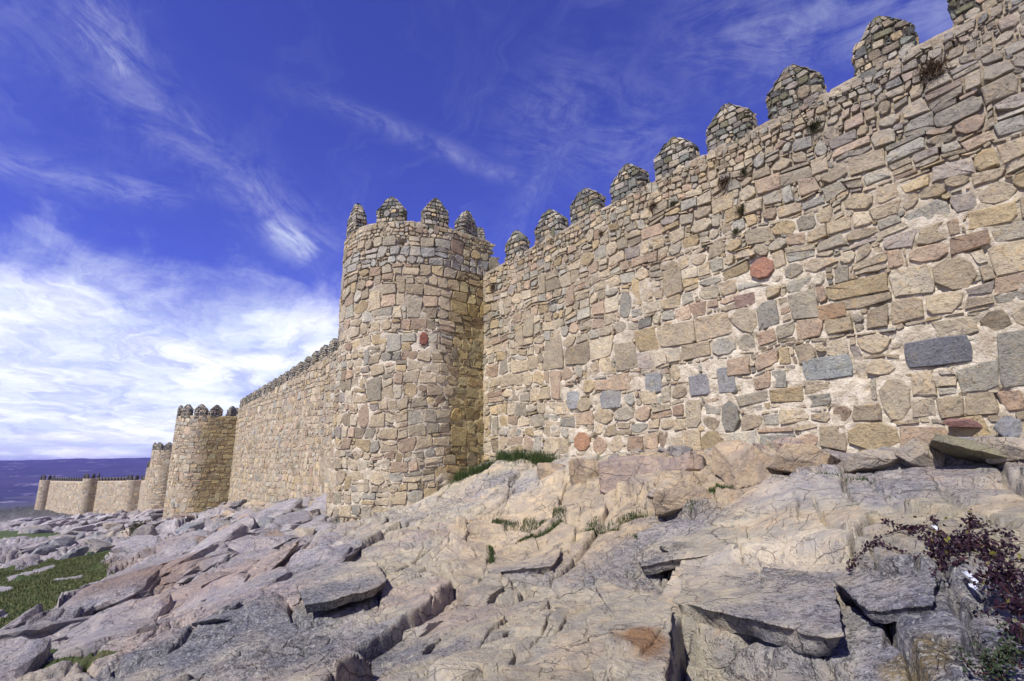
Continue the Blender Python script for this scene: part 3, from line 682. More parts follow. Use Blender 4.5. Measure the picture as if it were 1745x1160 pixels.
def merlon_map(c, tdir, w_, th, hb, ht, z0):
    """rounded rectangle outline that draws in above the shoulder to a blunt hipped point"""
    t = np.array(tdir)/np.linalg.norm(tdir); nrm = np.array([t[1], -t[0]]); rc = .04; a, b = w_/2-rc, th/2-rc
    segs = [2*a, PI*rc/2, 2*b, PI*rc/2, 2*a, PI*rc/2, 2*b, PI*rc/2]; cum = np.r_[0, np.cumsum(segs)]; Lt = cum[-1]
    corner = [(a, -b), (a, b), (-a, b), (-a, -b)]; st0 = [(-a, -b-rc), (a+rc, -b), (a, b+rc), (-a-rc, b)]; dr = [(1, 0), (0, 1), (-1, 0), (0, -1)]; nn = [(0, -1), (1, 0), (0, 1), (-1, 0)]
    def f(s, tz, d):
        s = np.mod(np.asarray(s, float), Lt); tz = np.asarray(tz, float); d = np.broadcast_to(np.asarray(d, float), s.shape)
        u = np.zeros_like(s); v = np.zeros_like(s); nu = np.zeros_like(s); nv = np.zeros_like(s)
        for k in range(4):
            m = (s >= cum[2*k]) & (s <= cum[2*k+1]); q = s-cum[2*k]
            u = np.where(m, st0[k][0]+dr[k][0]*q, u); v = np.where(m, st0[k][1]+dr[k][1]*q, v); nu = np.where(m, nn[k][0], nu); nv = np.where(m, nn[k][1], nv)
            m = (s > cum[2*k+1]) & (s < cum[2*k+2]); ang = -PI/2+k*PI/2+(s-cum[2*k+1])/rc
            u = np.where(m, corner[k][0]+rc*np.cos(ang), u); v = np.where(m, corner[k][1]+rc*np.sin(ang), v); nu = np.where(m, np.cos(ang), nu); nv = np.where(m, np.sin(ang), nv)
        e = np.clip((tz-hb)/(ht-hb), 0, 1); ku = 1-.86*e; kv = 1-.42*e
        u = u*ku+nu*d; v = v*kv+nv*d
        x = c[0]+t[0]*u-nrm[0]*v; y = c[1]+t[1]*u-nrm[1]*v
        return np.stack([x, y, z0+tz], -1)
    return f, Lt
WEATH = np.array([(.20, .195, .17), (.27, .255, .215), (.36, .33, .27), (.14, .14, .13), (.30, .25, .18), (.23, .24, .20), (.42, .39, .32), (.18, .175, .11)])
def build_merlon(parent, c, tdir, z0, w_, hb, ht, th=.42, n=7, size=.13, seed=0, detail=True, label=None):
    f, Lt = merlon_map(c, tdir, w_, th, hb, ht, z0)
    # core body, rough
    ns = 36 if detail else 14; nt = 16 if detail else 7; ss = np.linspace(0, Lt, ns, endpoint=False); tt = np.linspace(-.25, ht, nt)
    Sg, Tg = np.meshgrid(ss, tt); dd = -.02+.02*fbm(Sg*5, Tg*5, 3, 800+seed)
    v = f(Sg.ravel(), Tg.ravel(), dd.ravel()); top = f(np.array([0.]), np.array([ht]), np.array([0.]))*0+np.array([[c[0], c[1], z0+ht+.015]])
    v = np.concatenate([v, top]); i_, j_ = np.meshgrid(np.arange(nt-1), np.arange(ns), indexing='ij'); j2_ = (j_+1) % ns
    q = np.stack([i_*ns+j_, i_*ns+j2_, (i_+1)*ns+j2_, (i_+1)*ns+j_], -1).reshape(-1, 4)
    k = np.arange(ns); tr = np.stack([(nt-1)*ns+k, (nt-1)*ns+(k+1) % ns, np.full(ns, nt*ns)], -1)
    tn = np.tile(np.array([.085, .08, .07]), (len(v), 1))*(1+.25*fbm(v[:, 0]*3, v[:, 2]*3, 3, 810))[:, None]
    tn = tn + sst(fbm(v[:, 0]*4, v[:, 2]*4+v[:, 1], 3, 820), .1, .5)[:, None]*np.array([.05, .06, -.02])*sst(v[:, 2], z0+hb*.6, z0+ht)[:, None]
    mo = link('merlon', quads_tris('merlon', v, q, tr, MORTAR, tn), parent)
    if label: mo['label'] = label
    st = Stones()
    lay(st, 0, Lt, -.18, ht-.03, lambda t: size, n=n, gap=.010, chink=.0, jump=.03, warp=.3, wmin=.8, wmax=2.1, ok=lambda a, b, c1, c2: a < Lt-.03)
    for it in st.items:
        e = min(max((it['c'][1]-hb)/(ht-hb), 0), 1); it['x'] = it['x']; it['d'] *= .8
        base_t = WEATH[rng.integers(len(WEATH))] if rng.random() < .75+.25*e else pick_tone()
        it['tone'] = base_t*(1+rng.normal(0, .12))
        if e > .75: it['d'] *= .5
        it['y'] = it['y']*(1-.0*e)
    st.items = [it for it in st.items if not (it['c'][1] > ht-.045)]
    return mo, st.items, f

# ------------------------------------------------------------------ near curtain wall (x along, face at y = 0)
def tab(fn, L):
    xs_ = np.linspace(0, L, 200); v_ = np.array([fn(q) for q in xs_]); return lambda q: float(np.interp(q, xs_, v_))
def wall_top(x): return float(np.interp(x, [-62, -56, -41, -31, -20, -14.6, -12, -9, -5, 9, 14], [5.05, 5.15, 5.76, 6.45, 6.7, 6.80, 6.92, 7.03, 7.12, 7.2, 7.2]))
wall = thing('curtain_wall', (-6, .5, 0), 'near stretch of tan rubble curtain wall with pointed merlons filling the right side', 'wall')
f1, L1 = flat_map((-14.62, 0), (12.0, 0)); X0 = -14.62
foot1 = tab(lambda s: float(base(np.array([X0+s]), np.array([0.]))[0])-.7, L1)
top1 = lambda s: wall_top(X0+s)
mortar_sheet('mortar', 0, L1, foot1, top1, f1, .06, .06, wall, cap=.55, holes=[(X0*-1-11.58, 1.68, .07, .25), (-9.48-X0, .5, .10, .22)], hi=(3.2, 6.2), seed=1)
SPECIAL1 = [(-1.92, 1.60, .43, .225, (.175, .18, .19), 9., .04), (-3.56, 1.57, .42, .21, (.33, .345, .32), 9., .05), (-4.49, 3.85, .24, .23, (.36, .19, .13), 2.6, .06), (-3.35, 2.63, .25, .15, (.36, .25, .15), None, .04),
            (-8.83, 1.49, .34, .23, (.32, .32, .30), None, .035), (-6.2, 1.57, .26, .24, (.27, .265, .265), None, .035), (-9.9, .42, .30, .26, (.42, .24, .14), 2.5, .06), (-5.55, 1.6, .20, .28, (.31, .31, .295), None, .035), (-4.94, 3.25, .22, .15, (.33, .23, .18), None, .035), (-7.45, 1.75, .24, .25, (.31, .315, .30), None, .035), (-10.2, 1.6, .24, .25, (.34, .345, .33), None, .035)]
st1 = Stones()
def hf1(t):
    if t > 6.3: return .165
    if t > 5.85: return .24
    if t > 4.6: return .33
    return rng.choice([.30, .38, .44, .50])
lay(st1, .05, L1-2, -1.2, 7.4, hf1, ok=lambda a, b, ha, hb_: foot1(a)+.25 < b < top1(a)-hb_*.9 and (a > 6 or True), reserve=[(s_[0]-X0, s_[1], s_[2], s_[3]) for s_ in SPECIAL1], seed=1)
for (x_, t_, a_, b_, tn_, p_, d_) in SPECIAL1: st1.add(x_-X0, t_, a_, b_, 12 if p_ and p_ > 6 else 8, p_, d_, np.array(tn_), exact=bool(p_) and p_ > 6)
def drop_holes(items, holes): return [it for it in items if not any(abs(it['c'][0]-h[0]) < h[2]*1.3 and abs(it['c'][1]-h[1]) < h[2]*1.3 for h in holes)]
st1.items = drop_holes(st1.items, [(-11.58-X0, 1.68, .07), (-9.48-X0, .5, .10)])
for it in st1.items:     # greyer, lichened stones high up; iron-brown ones near the rock
    x_ = it['c'][0]+X0; t_ = it['c'][1]; k_ = float(sst(np.array(t_), 4.2, 6.5)); k2_ = float(sst(np.array(x_), -6, -1))*k_
    g_ = it['tone'].mean(); it['tone'] = it['tone']*(1-.45*k2_)+np.array([.26, .255, .25])*.45*k2_
jobs1 = [(wall, st1.items, f1)]
mw = [(-2.34, -1.31), (-4.01, -2.87), (-5.48, -4.33), (-6.98, -5.81), (-8.49, -7.31), (-10.13, -8.92), (-11.82, -10.47), (-13.43, -12.4)]
mw = [(-.85, .22), (.72, 1.8), (2.3, 3.4), (3.9, 5.0), (5.5, 6.6)]+mw
for i, (a_, b_) in enumerate(mw):
    xc_ = (a_+b_)/2; z_ = wall_top(xc_)-.02; jt = rng.uniform(-.05, .05, 3)
    mo, its, f_ = build_merlon(wall, (xc_, .26), (1, 0), z_, (b_-a_)*.90, .62+jt[0], 1.10+jt[1], n=8, size=.17, seed=i)
    jobs1.append((mo, its, f_))
emit(jobs1)

# ------------------------------------------------------------------ near round tower
TX, TY, TR = -17.42, -1.34, 2.8
tower = thing('round_tower', (TX, TY, -1.8), 'big near rubble stone tower with four pointed merlons in the picture centre', 'tower')
ft, LT, LB = d_tower_map(TX, TY, TR, .35)
def foot_t(s):
    p = ft(np.array([s]), np.array([0.]), np.array([0.]))[0]; return float(base(np.array([p[0]]), np.array([p[1]]))[0])-.7
foot_t = tab(foot_t, LT)
top_t = lambda s: 8.42-.02*max(0, s-LB)-.02
S_of = lambda deg: LB+(deg+180)/180*PI*TR if deg < 0 else LB+PI*TR+deg/180*PI*TR
HT = [(S_of(math.degrees(math.atan2(-3.11-TY, -15.25-TX))), 7.46, .075, .3), (S_of(math.degrees(math.atan2(-2.05-TY, -14.71-TX))), 7.46, .065, .3), (S_of(math.degrees(math.atan2(-3.83-TY, -16.13-TX))), 7.44, .07, .3), (S_of(math.degrees(math.atan2(-4.14-TY, -17.47-TX))), 7.48, .065, .3)]
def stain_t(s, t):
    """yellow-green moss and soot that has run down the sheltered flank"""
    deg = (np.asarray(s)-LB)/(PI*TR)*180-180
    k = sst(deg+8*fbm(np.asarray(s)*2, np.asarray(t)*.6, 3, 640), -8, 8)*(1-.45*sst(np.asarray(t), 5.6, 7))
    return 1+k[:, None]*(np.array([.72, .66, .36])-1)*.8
mortar_sheet('mortar', 0, LT, foot_t, top_t, ft, .06, .06, tower, cap=.5, holes=HT, hi=(3.4, 7.2), seed=2, tone_fn=stain_t)
stt = Stones(); redS = S_of(math.degrees(math.atan2(-2.36-TY, -14.81-TX)))
def hft(t):
    if t > 7.3: return .17
    if t > 6.6: return .34
    return rng.choice([.26, .34, .40, .46])
lay(stt, .0, LT, -2.8, 8.6, hft, ok=lambda a, b, ha, hb_: foot_t(a)+.25 < b < top_t(a)-hb_*.9, reserve=[(redS, 3.97, .16, .24)], seed=2, wmin=.8, wmax=1.6)
stt.add(redS, 3.97, .15, .235, 8, 2.2, .05, np.array([.27, .11, .08]))
stt.items = drop_holes(stt.items, HT)
_st = stain_t(np.array([it['c'][0] for it in stt.items]), np.array([it['c'][1] for it in stt.items]))
for it, q_ in zip(stt.items, _st):
    it['tone'] = it['tone']*q_
    if 6.55 < it['c'][1] < 7.2 and it['size'] > .05: it['tone'] = it['tone']*.4+np.array([.37, .375, .35])*.6
jobs2 = [(tower, stt.items, ft)]
for i, (dg, wdeg) in enumerate([(-91, 22), (-49, 24), (-14, 22), (18, 22), (-128, 22), (-165, 22), (90, 24), (55, 22)]):
    a = math.radians(dg); rr_ = TR-.24; cc = (TX+rr_*math.cos(a), TY+rr_*math.sin(a)); zz = 8.36 if dg < -60 else 8.2
    if dg > 0: zz = 8.16
    mo, its, f_ = build_merlon(tower, cc, (-math.sin(a), math.cos(a)), zz, 2*TR*math.sin(math.radians(wdeg/2))*.86, .60+rng.uniform(-.05, .05), 1.17+rng.uniform(-.06, .06), n=8, size=.16, seed=20+i)
    jobs2.append((mo, its, f_))
emit(jobs2)
# floor of the tower top so that the parapet does not stand open
def disc(name, cx, cy, r, z, parent, mat, ysq=0.0):
    k = 28; a = np.arange(k)*2*PI/k; v = np.r_[np.stack([cx+r*np.cos(a), cy+r*np.sin(a), np.full(k, z)], -1), [[cx, cy, z]]]
    tr = np.stack([np.arange(k), (np.arange(k)+1) % k, np.full(k, k)], -1)
    return link(name, quads_tris(name, v, [], tr, mat, np.tile([.3, .27, .22], (k+1, 1))), parent)
disc('tower_floor', TX, TY, TR-.4, 7.6, tower, MORTAR)

# ------------------------------------------------------------------ generic far stretches
def stretch(p0, p1, z0, z1, zt0, zt1, label, hs, n, merl, group=None, ds=.2, indiv=False, size=.14, seed=0, mh=(.56, 1.12), mdetail=False, stone_on_merlon=True, th=.55, cap=.5):
    mx_, my_ = (p0[0]+p1[0])/2, (p0[1]+p1[1])/2
    o = thing('curtain_wall', (mx_, my_, (z0+z1)/2), label, 'wall', group)
    f, L = flat_map(p0, p1)
    ft_ = lambda s: z0+(z1-z0)*s/L-.8
    tp_ = (lambda s: zt0(p0[0]+(p1[0]-p0[0])*s/L)) if callable(zt0) else (lambda s: zt0+(zt1-zt0)*s/L)
    mortar_sheet('mortar', 0, L, ft_, tp_, f, ds, ds, o, cap=cap, hi=(3, 6), seed=seed, low_tone=(.47, .40, .30), high_tone=(.38, .32, .25))
    jobs = []
    if hs:
        st = Stones(); zl = min(z0, z1)-.8; zh = max(tp_(0), tp_(L))
        lay(st, 0, L, zl, zh+.2, lambda t: hs*rng.uniform(.75, 1.3), n=n, gap=.014, chink=.25, ok=lambda a, b, ha, hb_: ft_(a)+.3 < b < tp_(a)-hb_*.9, seed=seed)
        for it in st.items: it['tone'] = it['tone']*1.03
        jobs.append((o, st.items, f))
    t = (np.array(p1)-np.array(p0))/L; nrm = np.array([t[1], -t[0]])
    pitch, mwid = merl; k = int(L/pitch)
    for i in range(k):
        s = (i+.5)*L/k; c_ = np.array(p0)+t*s-nrm*.26
        mo, its, fm = build_merlon(o, tuple(c_), tuple(t), tp_(s)-.02, mwid, mh[0], mh[1], n=6, size=size, seed=seed+i, detail=mdetail)
        if stone_on_merlon: jobs.append((mo, its, fm))
    emit(jobs, 300 if indiv else 0)
    return o
def far_tower(xc, yc, r, yb, zf, zt, label, hs, n, mer, batter=0., phi=0., ds=.2, seed=0, mh=(.56, 1.12), mw_=1.0, stain=False, mosto=True, size=.14):
    o = thing('round_tower', (xc, yc, zf), label, 'tower')
    f, L, Lb = d_tower_map(xc, yc, r, yb, batter, zf, phi)
    def stn(s, t):
        deg = (np.asarray(s)-Lb)/(PI*r)*180-180; k = sst(deg+14*fbm(np.asarray(s)*1.5, np.asarray(t)*.7, 3, 650), -30, 0)*(.8 if stain else .2)
        return 1+k[:, None]*(np.array([.80, .76, .50])-1)
    mortar_sheet('mortar', 0, L, lambda s: zf-1.2, lambda s: zt, f, ds, ds, o, cap=.45, hi=(3, 6), seed=seed, tone_fn=stn, low_tone=(.45, .385, .29), high_tone=(.38, .33, .26))
    jobs = []
    if hs:
        st = Stones(); lay(st, 0, L, zf-.8, zt+.1, lambda t: hs*rng.uniform(.7, 1.3), n=n, gap=.014, chink=.25, ok=lambda a, b, ha, hb_: b < zt-hb_*.8, seed=seed, wmax=1.8)
        for it, q_ in zip(st.items, stn(np.array([it['c'][0] for it in st.items]), np.array([it['c'][1] for it in st.items]))): it['tone'] = it['tone']*q_
        jobs.append((o, st.items, f))
    for i, dg in enumerate(mer):
        a = math.radians(dg); c0 = np.array([(r-.24)*math.cos(a), (r-.24)*math.sin(a)]); td = np.array([-math.sin(a), math.cos(a)]); cp, sp_ = math.cos(phi), math.sin(phi)
        R2 = np.array([[cp, -sp_], [sp_, cp]]); c0 = R2@c0; td = R2@td
        rt_ = 1-batter*(zt-zf)/r
        mo, its, fm = build_merlon(o, (xc+c0[0]*rt_, yc+c0[1]*rt_), tuple(td), zt-.02, mw_, mh[0], mh[1], n=6, size=size, seed=seed+i, detail=False)
        if mosto: jobs.append((mo, its, fm))
    emit(jobs, 0)
    disc('tower_floor', xc, yc, r*.85-batter*(zt-zf), zt-.6, o, MORTAR)
    return o
stretch((-56.6, 0), (-20.2, 0), -4.1, -1.6, wall_top, None, 'sunlit rubble curtain wall running back between the big near tower and the mossy tower', .40, 7, (1.62, 1.05), ds=.16, indiv=True, seed=31, mh=(.70, 1.02))
far_tower(-59.2, -2.1, 2.7, .4, -6.0, 4.35, 'second tower along the wall, its right flank streaked with yellow green moss', .36, 6, (-92, -55, -24, 6, -135, 45, 90, 180), seed=41, stain=True, mh=(.65, 1.12), mw_=1.05)
stretch((-98, 1.0), (-61.5, 0), -7.8, -6.0, 2.3, 4.2, 'short hidden stretch of wall behind the mossy second tower', 0, 6, (1.6, 1.0), ds=.6, seed=51, stone_on_merlon=False)
far_tower(-100, -1.2, 2.35, 1.5, -8.4, 1.9, 'tall pinkish tower with two dark merlons just left of the mossy tower', .42, 6, (-98, -50, -10, -145), seed=61, mh=(.75, 1.25), mw_=1.2)
stretch((-127, 1.5), (-102, 1.0), -9.8, -8.4, -1.2, 1.0, 'stretch of wall descending behind the tall pinkish tower', 0, 6, (1.6, 1.0), ds=.8, seed=71, stone_on_merlon=False)
far_tower(-128, .0, 2.1, 1.6, -10.6, -.95, 'lower stepped tower whose left edge and one merlon peek out behind the pinkish tower', .5, 6, (-100, -55, -150), seed=81, mh=(.8, 1.3), mw_=1.2, mosto=False)
stretch((-188.5, 1.0), (-130, 1.5), -15.0, -10.6, -5.2, -2.4, 'distant wall stretch hidden behind the stepped tower', 0, 6, (1.6, 1.0), ds=1.2, seed=91, stone_on_merlon=False)
far_tower(-189.7, -.55, 1.9, 1.4, -16.4, -4.9, 'distant slim tower at the right end of the far pale walls', .62, 6, (-95, -40, 15, -150, 80), seed=101, mh=(.9, 1.5), mw_=1.0, mosto=False)
stretch((-204.0, -9.3), (-190.9, -1.4), -16.2, -15.8, -5.25, -5.1, 'distant crenellated wall between the right and middle far towers', .62, 6, (1.36, .80), ds=.5, seed=111, stone_on_merlon=False, mh=(.75, 1.15))
far_tower(-205, -10.5, 2.0, .8, -16.8, -4.5, 'distant middle tower with a dark stained flank between two far walls', .62, 6, (-95, -45, 5, -150, 60), seed=121, stain=True, mh=(.9, 1.6), mw_=1.05, mosto=False, phi=.15)
stretch((-238.3, -21.4), (-206.4, -11.0), -15.6, -16.2, -5.6, -5.4, 'farthest crenellated wall running to the last tower on the left', .62, 6, (2.0, 1.15), ds=.6, seed=131, stone_on_merlon=False, mh=(.8, 1.2))
far_tower(-239.7, -22.2, 1.9, .8, -16.2, -5.3, 'farthest tower of all, at the left end of the walls', .62, 6, (-100, -45, 10, -155, 70), seed=141, mh=(.9, 1.7), mw_=1.1, mosto=False, phi=.2)

# ------------------------------------------------------------------ loose rocks
import bmesh
def ico(sub):
    bm = bmesh.new(); bmesh.ops.create_icosphere(bm, subdivisions=sub, radius=1); v = np.array([p.co[:] for p in bm.verts]); f = np.array([[q.index for q in p.verts] for p in bm.faces]); bm.free(); return v, f
ICO5, ICO4, ICO3 = ico(5), ico(4), ico(3)
def chunk(x, y, z, w_, d_, h__, label, cat='boulder', tone=(.42, .34, .25), spec_=.3, yaw=None, tilt=(0, 0), cuts=13, sub=None, group=None, name='boulder'):
    V0, F0 = sub or ICO4
    nrm = rng.normal(size=(cuts, 3)); nrm /= np.linalg.norm(nrm, axis=1)[:, None]; hg = rng.uniform(.62, .95, cuts)
    box = np.array([(1, 0, 0), (-1, 0, 0), (0, 1, 0), (0, -1, 0), (0, 0, 1), (0, 0, -1)], float)+rng.normal(0, .12, (6, 3)); box /= np.linalg.norm(box, axis=1)[:, None]
    nrm = np.r_[nrm, box]; hg = np.r_[hg, np.full(6, .80)]
    dt = V0@nrm.T; r = np.where(dt > .05, hg/np.maximum(dt, .05), 9).min(1)
    v = V0*r[:, None]
    v = v*(1+.05*fbm(v[:, 0]*2.5+x, v[:, 1]*2.5+v[:, 2]*2, 4, 850)+.018*fbm(v[:, 0]*8+v[:, 2]*5, v[:, 1]*8-v[:, 2]*6, 3, 851))[:, None]
    v = v*np.array([w_, d_, h__])/2*1.12
    yaw = HEAD_YAW+rng.normal(0, .15) if yaw is None else yaw
    Rz = np.array(Matrix.Rotation(yaw, 3, 'Z')@Matrix.Rotation(tilt[0], 3, 'Y')@Matrix.Rotation(tilt[1], 3, 'X')); v = v@Rz.T
    tn = np.array(tone)*(1+.15*fbm(v[:, 0]*2+x, v[:, 2]*2+y, 3, 852))[:, None]; tn = np.c_[tn, np.full(len(v), spec_)]
    me = quads_tris(name, v, [], F0, ROCK, tn, smooth=False)
    o = link(name, me, None, label=label, category=cat); o.location = (x, y, z)
    if group: o['group'] = group
    return o
HEAD_YAW = math.atan2(r_[1], r_[0])
WARM, PALE, GREY, BLUE, PINK, RED, GREEN = (.44, .36, .26), (.42, .38, .31), (.30, .29, .275), (.24, .255, .275), (.36, .295, .25), (.33, .19, .16), (.25, .24, .17)
TNAME = {WARM: 'tan', PALE: 'pale', GREY: 'grey', BLUE: 'bluish', PINK: 'pinkish'}
BO = [ # x, y, z, width, depth, height, tone, speckle, tilt, label
 (-4.72, -1.35, -.28, 1.10, 1.0, .98, WARM, .15, (.1, .2), 'largest honey coloured boulder wedged upright against the wall foot right of the middle'),
 (-3.75, -.95, -.08, 1.25, .9, .50, WARM, .2, (.12, -.1), 'wide flat tan slab under the purple grey wall stones'),
 (-2.78, -1.05, -.10, .85, .8, .36, PALE, .2, (.0, .1), 'long pale slab lying over the dark ledge crack'),
 (-5.75, -1.35, -.30, .66, .6, .50, PINK, .2, (-.4, .1), 'pinkish tilted block left of the largest honey coloured boulder'),
 (-5.30, -2.15, -.62, .55, .4, .48, WARM, .2, (.7, .2), 'thin slanting splinter of rock below the pinkish tilted block'),
 (-5.15, -2.75, -.85, .95, .8, .50, WARM, .1, (-.25, .2), 'triangular tan block with grass growing under its lower edge'),
 (-2.20, -1.05, -.02, .50, .5, .36, PALE, .3, (.7, 0), 'dark edged leaning flake at the right end of the long pale slab'),
 (-1.62, -1.00, .06, .95, .7, .26, GREEN, .4, (.45, .2), 'greenish grey slab dipping to the right under the red stone'),
 (-1.05, -1.05, .03, .62, .6, .30, PALE, .3, (.3, .1), 'pale slab at the right edge of the wall foot'),
 (-1.78, -.10, .47, .62, .3, .16, RED, .2, (.12, 0), 'flat dark red stone jutting from the wall foot at right'),
 (-6.75, -1.75, -.52, 1.75, 1.3, 1.0, PINK, .35, (.05, .3), 'broad purple brown rock hump in front of the wall right of the tower'),
 (-8.15, -1.55, -.45, 1.0, .9, .75, WARM, .2, (-.1, .2), 'rounded tan rock between the purple brown hump and the pale bedrock dome'),
 (-9.96, -1.15, -.42, .85, .8, .60, WARM, .2, (.1, .1), 'rounded warm boulder at the right end of the green grass by the tower'),
 (-6.65, -.35, .0, .60, .5, .28, GREY, .3, (.1, 0), 'small grey stone tucked under the wall above the purple brown hump'),
 (-4.15, -.65, .0, .62, .5, .42, PINK, .4, (.3, .2), 'dark hollowed pinkish rock between the honey boulder and the wide slab'),
 (-1.27, -.22, .36, .36, .3, .34, BLUE, .5, (.0, 0), 'bluish grey cobble at the wall foot near the right edge'),
 (-21.53, -5.0, -2.45, 1.0, .9, .85, BLUE, .5, (.3, .1), 'blue grey cube like block left of the near tower foot'),
 (-28.30, -2.2, -2.45, .95, .8, .80, BLUE, .5, (.1, .1), 'smooth blue grey boulder under the far wall behind the near tower'),
 (-37.36, -1.6, -3.15, 1.1, .8, .60, PALE, .3, (.2, .1), 'pale leaning slab at the foot of the mossy tower'),
 (-19.12, -4.45, -2.10, .75, .6, .62, PINK, .3, (.3, .1), 'pinkish block just left of the near tower corner'),
 (-22.78, -2.6, -2.15, .70, .6, .58, GREY, .4, (-.3, .1), 'dark grey block in the hollow beside the near tower'),
 (-25.04, -1.2, -2.05, .75, .6, .55, GREY, .4, (.2, .3), 'squat stone in the shaded corner where the wall meets the near tower'),
 (-49.0, -1.2, -3.9, 1.5, 1.2, 1.0, PINK, .3, (.2, .1), 'pink boulder near the right side of the mossy tower foot'),
 (-31.66, -3.8, -3.15, .95, .8, .72, PINK, .3, (-.2, .1), 'reddish grey block midway below the running wall'),
 (-15.25, -6.35, -2.10, .75, .6, .42, PINK, .3, (.3, .1), 'low pink stone on the slope below the near tower'),
 (-15.02, -5.8, -2.02, .62, .5, .44, PALE, .3, (.1, .2), 'pale angular stone just below the near tower foot'),
 (-15.85, -5.0, -1.95, .60, .5, .44, GREY, .4, (.2, .0), 'grey stone touching the base of the near tower'),
 (-40.00, -1.0, -3.1, 1.2, .9, .70, WARM, .2, (.2, .1), 'tan rubble block at the foot of the running wall'),
 (-33.5, -.7, -2.6, 1.0, .8, .62, PALE, .2, (-.2, .1), 'cream rubble block close under the running wall'),
 (-26.62, -5.3, -3.05, 1.3, .9, .70, GREY, .5, (.35, .1), 'slanting grey slab on the slope below the running wall'),
 (-26.17, -6.2, -3.25, 1.3, .9, .62, BLUE, .5, (.35, .0), 'bluish slab lowest in the row under the running wall'),
 (-29.46, -6.8, -3.75, 1.5, 1.0, .62, BLUE, .4, (.4, .1), 'long dark slab in front of the mossy tower foot'),
 (-41.9, -7.3, -4.55, 1.4, 1.2, 1.25, GREY, .4, (.4, .1), 'upright grey rock to the right of the dark bush'),
 (-45.9, -8.0, -5.0, 1.1, 1.2, 1.15, PALE, .3, (-.2, .1), 'pale upright rock to the left of the dark bush'),
]
for (x, y, z, w_, d_, hh, tn, sp_, tl, lb) in BO:
    near = math.hypot(x, y+10.5) < 13
    if near: z += .09 if x < -4 else -.03; tl = (tl[0]*.6, -abs(tl[1])*.8-.1)
    chunk(x, y, z, w_, d_, hh, lb, tone=tn, spec_=sp_, tilt=tl, sub=ICO5 if near else ICO4)
# smaller stones strewn at the foot of the walls, too alike to tell apart
srng = np.random.default_rng(99)
def strew(n, xr, yr, sr, label, group, tones, sink=.25, lng=1.):
    X_ = srng.uniform(*xr, n); Y_ = srng.uniform(*yr, n); Z_ = terrain(X_, Y_)
    for x, y, z in zip(X_, Y_, Z_):
        s_ = srng.uniform(*sr); tn_ = tones[srng.integers(len(tones))]; q_ = TNAME[tn_]
        chunk(x, y, z+s_*(.25-sink), s_*srng.uniform(1.1, 1.8)*lng, s_*srng.uniform(.7, 1.2), s_*srng.uniform(.45, .8), q_+' '+label, tone=tn_, spec_=.45, yaw=(math.radians(156)+srng.normal(0, .35)) if lng > 1 else srng.uniform(0, 6), tilt=(srng.normal(0, .2), srng.normal(.1, .3)), sub=ICO3, cuts=9, group=q_+' '+group)
strew(44, (-52, -22), (-3.2, -.25), (.35, .85), 'angular stone in the rubble strip along the foot of the running wall', 'rubble stones below the running wall', [PINK, PALE, GREY, WARM])
strew(44, (-56, -20), (-8.0, -3.2), (.35, .8), 'broken stone on the slope below the running wall', 'broken stones on the middle slope', [GREY, BLUE, PINK], lng=1.4)
strew(26, (-8.6, -1.3), (-.9, -.12), (.12, .30), 'small stone wedged along the wall foot at right', 'small stones at the near wall foot', [WARM, PALE, GREY, PINK])
strew(46, (-195, -70), (-15, -3), (.8, 1.7), 'rock scattered below the distant towers', 'rocks below the distant towers', [GREY, BLUE, GREY], .25, 1.5)
strew(24, (-72, -36), (-12.5, -7.5), (.5, 1.3), 'rock at the edge of the distant turf', 'rocks beside the distant turf', [GREY, PALE, BLUE], lng=1.5)

